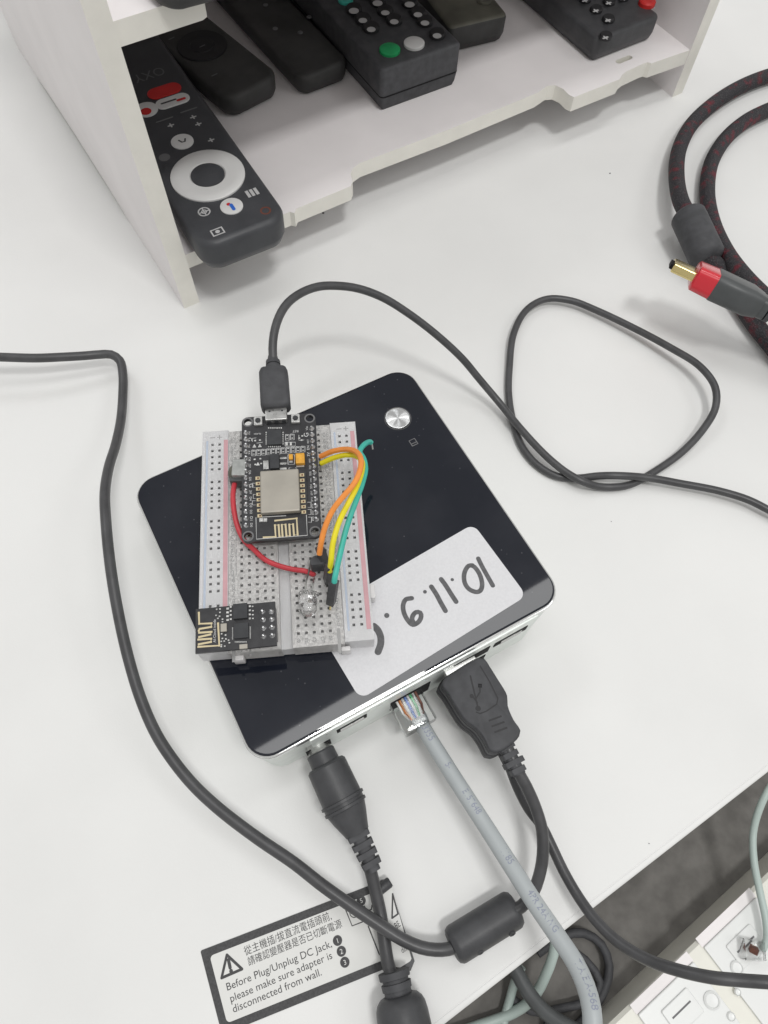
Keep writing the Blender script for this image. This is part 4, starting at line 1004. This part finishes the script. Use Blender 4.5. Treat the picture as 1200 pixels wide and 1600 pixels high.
pp = [(574, 1345, 11), (580, 1364, 9.5), (588, 1398, 7.5), (595, 1431, 6), (601, 1473, 6), (606, 1505, 7), (614, 1530, 8.5)]
P = path(pp, 2); bm = BM(); tube(bm, P, 2.05, n=16); obj('cord', bm, 'cable', pw, world=True)
# folded tag: a black tab carrying a white sticker
def quad_slab(bm, pts, z0, z1, mi=0):
    prism(bm, [(p.x, p.y) for p in pts], z0, z1, mi)
tz = 4.2
bm = BM(); T_ = [at(x, y, tz) for x, y in ((594, 1375), (608, 1373), (611, 1386), (648, 1502), (642, 1517), (618, 1526), (606, 1500))]
quad_slab(bm, T_, 2.2, 3.6); 
tubeP = [at(590, 1392, 3.6), at(607, 1376, 3.6)]
lathe(bm, at(586, 1396, 3.9), (at(609, 1378, 3.9)-at(586, 1396, 3.9)), [(0, 1.4), (.4, 1.7), (5.6, 1.7), (6.1, 1.4)], n=14)
tg_ = obj('cable_tag', bm, 'blk', pw, world=True)
bm = BM(); W_ = [at(x, y, 3.9) for x, y in ((593, 1400), (599, 1393), (612, 1386), (643, 1498), (641, 1502), (625, 1512), (619, 1511), (615, 1504))]
quad_slab(bm, W_, 3.62, 3.8); st = obj('tag_sticker', bm, 'stick', tg_, world=True)
def c9(x, y): return at(530+x/5.926, 1330+y/5.926, 3.85)
bm = BM(); tri = [(495, 395), (490, 620), (545, 580), (495, 395)]; Q = [c9(*q) for q in tri]
for i in range(3): ribbon(bm, [Q[i], Q[i+1]], .5, 3.85, 3.85)
text(bm, 'BE', c9(535, 720), c9(572, 690), k=1.6); text(bm, 'dim', c9(585, 945), c9(640, 915), k=1.5)
obj('lettering', bm, 'ink', st, world=True, sharp=180)
# in-line connector at the bottom edge
ca = at(618, 1532, 8.6); cb = at(640, 1640, 8.8); ax = (cb-ca).normalized()
bm = BM(); strain(bm, ca-ax*2.5, ax, 9, 4.9, 3)
lathe(bm, ca-ax*.5, ax, [(0, 4.0), (9, 4.4)], n=24); obj('collar', bm, 'blk2', pw, world=True)
db = (at(629, 1563, 11)-ca).dot(ax)
bm = BM(); lathe(bm, ca, ax, [(db-1.4, 4.5), (db-1, 5.8), (db+.2, 7.0), (db+1.6, 7.6), (db+4, 7.9), (db+60, 8.4)], n=40); obj('connector_shell', bm, 'blk', pw, world=True)

# network cable
ep = [(652, 1116, 17), (662, 1138, 17), (675, 1160, 17.5), (690, 1184, 18), (707, 1211, 18.5), (740, 1262, 20), (762, 1296, 21), (785, 1332, 22.5), (805, 1363, 24), (835, 1410, 26), (872, 1464, 28), (899, 1505, 30), (915, 1540, 32), (924, 1575, 34), (926, 1606, 34), (925, 1680, 34)]
P = path(ep, 2)
ec_ = thing('network_cable', 'pale grey network cable with blue print and a clear plug at the computer', 'cable', (P[0].x, P[0].y, 0))
bm = BM(); tube(bm, P, 2.65, n=22); obj('cord', bm, 'ether', ec_, world=True)
# print following the cable
FR = frames(P); cum = [0]
for i in range(1, len(P)): cum.append(cum[-1]+(P[i]-P[i-1]).length)
def on_cable(s, h, R=2.65+.05, a0=radians(100)):
    s = max(0, min(s, cum[-1]-.01)); i = 0
    while i < len(cum)-2 and cum[i+1] < s: i += 1
    f = (s-cum[i])/(cum[i+1]-cum[i]); p = P[i].lerp(P[i+1], f)
    t = FR[i][0].lerp(FR[i+1][0], f).normalized(); u = Vector((0, 0, 1)); u = (u-t*u.dot(t)).normalized(); sd = u.cross(t)*-1
    a = a0+h/R; return p+(sd*cos(a)+u*sin(a))*R
bm = BM()
for s, s0, sz in (('3355', 5, 3.6), ('5-', 19, 3.2), ('E157648', 29, 3.1), ('1185', 50, 3.2), ('4PR 24AWG', 63, 3.0), ('TIA/EIA-568', 84, 3.0)):
    V, Fc, x0, x1 = glyphs(s)
    text(bm, s, None, None, fn=lambda x, y, s0=s0, sz=sz: on_cable(s0+x*sz*.78, (y-.36)*sz))
obj('cable_print', bm, 'blueink', ec_, world=True, sharp=180)
a = at(637, 1092, 20); n_ = -(at(655, 1120, 18)-a); n_.z = 0; n_ = Vector((sin(-NA), cos(NA), 0)); 
e_ = at(648, 1118, 18); c_ = Vector((e_.x, e_.y, 17.5)); ax = n_
bm = BM(); secbox(bm, c_-ax*4.5, ax, [(0, 11.6, 7.6), (.5, 11.8, 8), (19, 11.8, 8)], r=.4)
obj('clear_plug', bm, 'poly', ec_, world=True)
bm = BM(); sx = Vector((cos(NA), sin(NA), 0))
for k in range(8): 
    mi = k
    for zz in (0,): tube(bm, [c_+sx*(-3.6+k*1.02)*.7-ax*1+Vector((0, 0, 2.2)), c_+sx*(-3.6+k*1.02)+ax*2+Vector((0, 0, 3.6)), c_+sx*(-3.6+k*1.02)+ax*9+Vector((0, 0, 3.8))], .47, mi=k, n=6)
mm_ = obj('wire_cores', bm, ['white', 'orange', 'white', 'blue', 'white', 'green', 'white', 'brown'], ec_, world=True)
bm = BM(); secbox(bm, c_-ax*3.5+Vector((0, 0, 4.6)), ax, [(0, 5, .8), (14, 5.6, .8)], r=.2); obj('latch', bm, 'poly', ec_, world=True)
bm = BM(); 
for k in range(8): q = c_+sx*(-3.6+k*1.02)+ax*12+Vector((0, 0, 4.1)); secbox(bm, q, ax, [(0, .4, .4), (3, .4, .4)], r=.05)
obj('contacts', bm, 'gold', ec_, world=True)

# braided display cable
h1p = [(1290, 108, 5), (1245, 110, 5), (1200, 119, 5), (1154, 137.5, 5), (1110, 166, 5), (1079, 197, 5.5), (1061, 234, 7), (1057, 275, 10), (1063, 312, 13), (1073, 334, 14), (1100, 395, 13), (1122, 418, 9), (1140, 446, 6), (1160, 478, 5), (1182, 510, 5), (1210, 545, 5), (1260, 610, 5)]
P = path(h1p, 2)
hd = thing('braided_cable', 'black braided cable with red flecks and a ferrite bead at the right edge', 'cable', (P[0].x, P[0].y, 0))
bm = BM(); tube(bm, P, 4.0, n=20); obj('cord', bm, 'braid', hd, world=True)
a = at(1073, 334, 15); b = at(1106, 405, 12); ax = (b-a).normalized(); L_ = (b-a).length
bm = BM(); lathe(bm, a, ax, [(-1, 4.5), (0, 6.8), (1.2, 8), (2, 8.3), (L_-2, 8.3), (L_-1.2, 8), (L_, 6.8), (L_+1, 4.5)], n=36)
secbox(bm, a+ax*2+ax.cross(Vector((0, 0, 1))).normalized()*-8, ax, [(0, 2, 5), (L_-5, 2, 5)], r=.4)
obj('ferrite_bead', bm, 'blk2', hd, world=True)
h2p = [(1290, 150, 5), (1240, 158, 5), (1200, 172, 5), (1163, 191, 5), (1132, 219, 5), (1111, 256, 5), (1105, 300, 5), (1112, 344, 6), (1131, 388, 10), (1156, 424, 14), (1186, 456, 16), (1220, 485, 16), (1280, 520, 12)]
P = path(h2p, 2)
ha = thing('braided_cable', 'second black braided cable curving inside the first behind the gold tipped plug', 'cable', (P[0].x, P[0].y, 0))
bm = BM(); tube(bm, P, 3.9, n=20); obj('cord', bm, 'braid', ha, world=True)
# the display plug itself, held up by its stiff cable
zp = 36.0; RO = radians(30)
A = at(1060, 418, zp); B = at(1187, 477, zp-4); ax = (B-A).normalized()
hp = thing('display_plug', 'gold tipped plug with a red collar and grey grip raised above the desk', 'plug', (A.x, A.y, 0))
def ah(px, py): return (at(px, py, zp)-A).dot(ax)
g0, g1, g2, g3 = ah(1052, 412), ah(1086, 432), ah(1116, 446), ah(1192, 476)
bm = BM(); secbox(bm, A, ax, [(g0, 10.8, 3.6), (g0+.3, 11.2, 4.1), (g1+1, 11.2, 4.1)], r=.9, roll=RO); obj('gold_shell', bm, 'gold', hp, world=True)
bm = BM(); secbox(bm, A, ax, [(g0-1.2, 9.2, 2.2), (g0+.5, 9.2, 2.2)], r=.3, roll=RO); obj('contact_tongue', bm, 'hole', hp, world=True)
bm = BM(); secbox(bm, A, ax, [(g1-.6, 15.5, 9), (g1, 17, 10.5), (g2, 18, 11)], r=3, roll=RO); obj('red_collar', bm, 'redplug', hp, world=True)
bm = BM(); secbox(bm, A, ax, [(g2-.3, 18.2, 11.2), (g2+.4, 18.6, 11.6), (g2+16, 18, 11.4), (g3, 13.5, 9.5), (g3+.1, 12, 9), (g3+3, 12, 9)], r=3.4, roll=RO); obj('grip', bm, 'greyplug', hp, world=True, sharp=50)
bm = BM(); secbox(bm, A, ax, [(g3+3.6, 12, 9.2), (g3+5.6, 11.6, 9), (g3+5.7, 9.5, 8), (g3+7, 9.5, 8), (g3+7.1, 11, 8.6), (g3+9, 10.6, 8.4), (g3+9.1, 9, 8), (g3+20, 8, 8)], r=2.5, roll=RO); obj('strain_relief', bm, 'blk2', hp, world=True)
P = catmull([A+ax*(g3+16), A+ax*(g3+30)-Vector((0, 0, 2)), A+ax*(g3+50)-Vector((0, 0, 10)), A+ax*(g3+80)-Vector((0, 0, 24))], 2)
bm = BM(); tube(bm, P, 3.9, n=18); obj('cord', bm, 'braid', hp, world=True)
# clear tape
bm = BM(); Q = [at(x, y, .1) for x, y in ((1172, 508), (1183, 500), (1230, 545), (1222, 560))]; prism(bm, [(q.x, q.y) for q in Q], .02, .14)
tag(obj('clear_tape', bm, 'tape'), 'strip of clear tape on the desk below the braided cables', 'tape')

# ---------------------------------------------------------------- warning sticker on the desk
s0 = at(313, 1485.5, 0)
ws = thing('warning_sticker', 'white warning sticker with black border and bilingual text on the desk', 'sticker', s0, 0)
TL, TR_ = at(313, 1485.5, .1), at(607, 1372, .1); BR_ = at(640, 1498, .1); BL_ = at(347, 1617, .1)
def qpt(u, v): return TL.lerp(TR_, u).lerp(BL_.lerp(BR_, u), v)
Wm = (TR_-TL).length; Hm = (BL_-TL).length
def rq(ins, r, z, n=5):
    return [Vector((*qpt((x+Wm/2)/Wm, (Hm/2-y)/Hm).xy, z)) for x, y in rr(Wm-2*ins, Hm-2*ins, r, n)]
bm = BM(); loft(bm, [rq(0, .6, .02), rq(0, .6, .16)]); obj('border', bm, 'ink', ws, world=True)
bm = BM(); loft(bm, [rq(2.4, 1.2, .165), rq(2.4, 1.2, .21)]); stf = obj('face', bm, 'stick', ws, world=True)
def cs_(x, y): return at(300+x*.3167, 1340+y*.3167, .25)
bm = BM()
def ln(s, a, b, k=1.0): text(bm, s, cs_(*a), cs_(*b), k=k)
ln('從主機插/拔直流電插頭前,', (262, 482), (690, 302), 1.15)
ln('請確認變壓器是否已切斷電源', (280, 532), (742, 340), 1.15)
ln('Before Plug/Unplug DC Jack,', (175, 657), (692, 440), 1.0)
ln('please make sure adapter is', (193, 714), (694, 497), 1.0)
ln('disconnected from wall.', (205, 766), (641, 580), 1.0)
_rz = [.25]
def rib(pts, w): _rz[0] += .004; ribbon(bm, [cs_(*q) for q in pts], w, _rz[0], _rz[0])
rib([(172, 480), (146, 594)], .8); rib([(146, 594), (247, 550)], .8); rib([(247, 550), (172, 480)], .8)
rib([(180, 505), (188, 543)], 1.0); q = cs_(193, 560); disc(bm, q.x, q.y, .3, .6, n=10)
rib([(757, 255), (790, 337), (860, 310)], .35); rib([(757, 255), (775, 190), (875, 150)], .3)
rib([(870, 340), (925, 480), (950, 470)], .4); 
q = cs_(800, 270); disc(bm, q.x, q.y, .26, 1.6, r0=1.3); rib([(850, 240), (862, 265), (885, 255), (888, 235)], .4)
for x, y in ((718, 409), (737, 462), (754, 516), (835, 212)): q = cs_(x, y); disc(bm, q.x, q.y, .32, 1.5, n=20)
lt = obj('lettering', bm, 'ink', stf, world=True, sharp=180)
bm = BM()
for s, (x, y) in zip('1235', ((718, 409), (737, 462), (754, 516), (835, 212))):
    q = cs_(x, y); e = (cs_(692, 440)-cs_(175, 657)).normalized(); gw = glyphs(s)[3]-glyphs(s)[2]; e.z = 0; e.normalize(); pz = Vector((-e.y, e.x, 0))
    a = Vector((q.x, q.y, .34))-e*gw*1.0-pz*.72; text(bm, s, a, a+e*gw*2.0)
obj('bullet_numbers', bm, 'stick', stf, world=True, sharp=180)

# ---------------------------------------------------------------- cables hanging below the desk edge
def loose(name, label, pts, r, m_, z0=None):
    P = path([(x, y, max(z, -56+r)) for x, y, z in pts], 3); bm = BM(); tube(bm, [p.copy() for p in P], r, n=12)
    o = obj(name, bm, m_); return tag(o, label, 'cable')
loose('thin_cable', 'pale green thin cable bending under the grey network cable below the desk', [(872, 1405, -32), (868, 1455, -34), (865, 1490, -36), (852, 1525, -40), (838, 1552, -46), (815, 1575, -52), (785, 1590, -56), (750, 1602, -58), (700, 1620, -60)], 1.9, 'palegreen')
loose('grey_cable', 'dark grey cable emerging under the desk edge at the bottom', [(790, 1490, -30), (808, 1520, -31), (825, 1550, -32), (850, 1580, -34), (880, 1600, -36), (930, 1625, -40)], 2.6, 'greyplug')
loose('thin_cable', 'short pale cable hanging under the desk edge at the bottom left of the gap', [(815, 1510, -48), (804, 1535, -50), (797, 1560, -54), (788, 1592, -60), (780, 1630, -66)], 1.7, 'palegreen')
loose('coiled_cable', 'dark loop of cable lying on the grey panel under the desk', [(840, 1490, -54.5), (880, 1462, -54.5), (912, 1458, -54.5), (940, 1476, -54.5), (952, 1510, -54.5), (945, 1545, -54.5), (920, 1585, -54.5), (890, 1610, -54.5), (850, 1600, -54.5)], 1.7, 'blk2')
loose('coiled_cable', 'inner dark cable curving behind the network cable under the desk', [(880, 1480, -55.5), (915, 1500, -55.5), (938, 1535, -55.5), (925, 1560, -55.5), (880, 1575, -55.5), (830, 1580, -55.5), (800, 1560, -55.5)], 1.5, 'blk2')
wc = path([(1240, 1190, -20), (1210, 1220, -22), (1190, 1255, -25), (1177, 1300, -30), (1178, 1345, -31), (1187, 1392, -33), (1197, 1440, -34), (1198, 1470, -35), (1190, 1485, -36)], 2)
wt = thing('phone_cable', 'thin pale green cable hanging at the right edge into the outlet plate', 'cable', (wc[-1].x, wc[-1].y, zt))
bm = BM(); tube(bm, wc, 1.35, n=12); obj('cord', bm, 'palegreen', wt, world=True)
bm = BM(); a = at(1192, 1486, -36); b = at(1176, 1484, -36); secbox(bm, a, (b-a).normalized(), [(0, 6, 4), (7.5, 7, 5)], r=.4); obj('clear_plug', bm, 'poly', wt, world=True)
bm = BM(); a = at(1178, 1480, -35.5); secbox(bm, a, (b-a).normalized() if (b-a).length else Vector((-1, 0, 0)), [(0, 3, 2.4), (2.0, 3, 2.4)], r=.2); obj('contacts', bm, 'brown', wt, world=True)
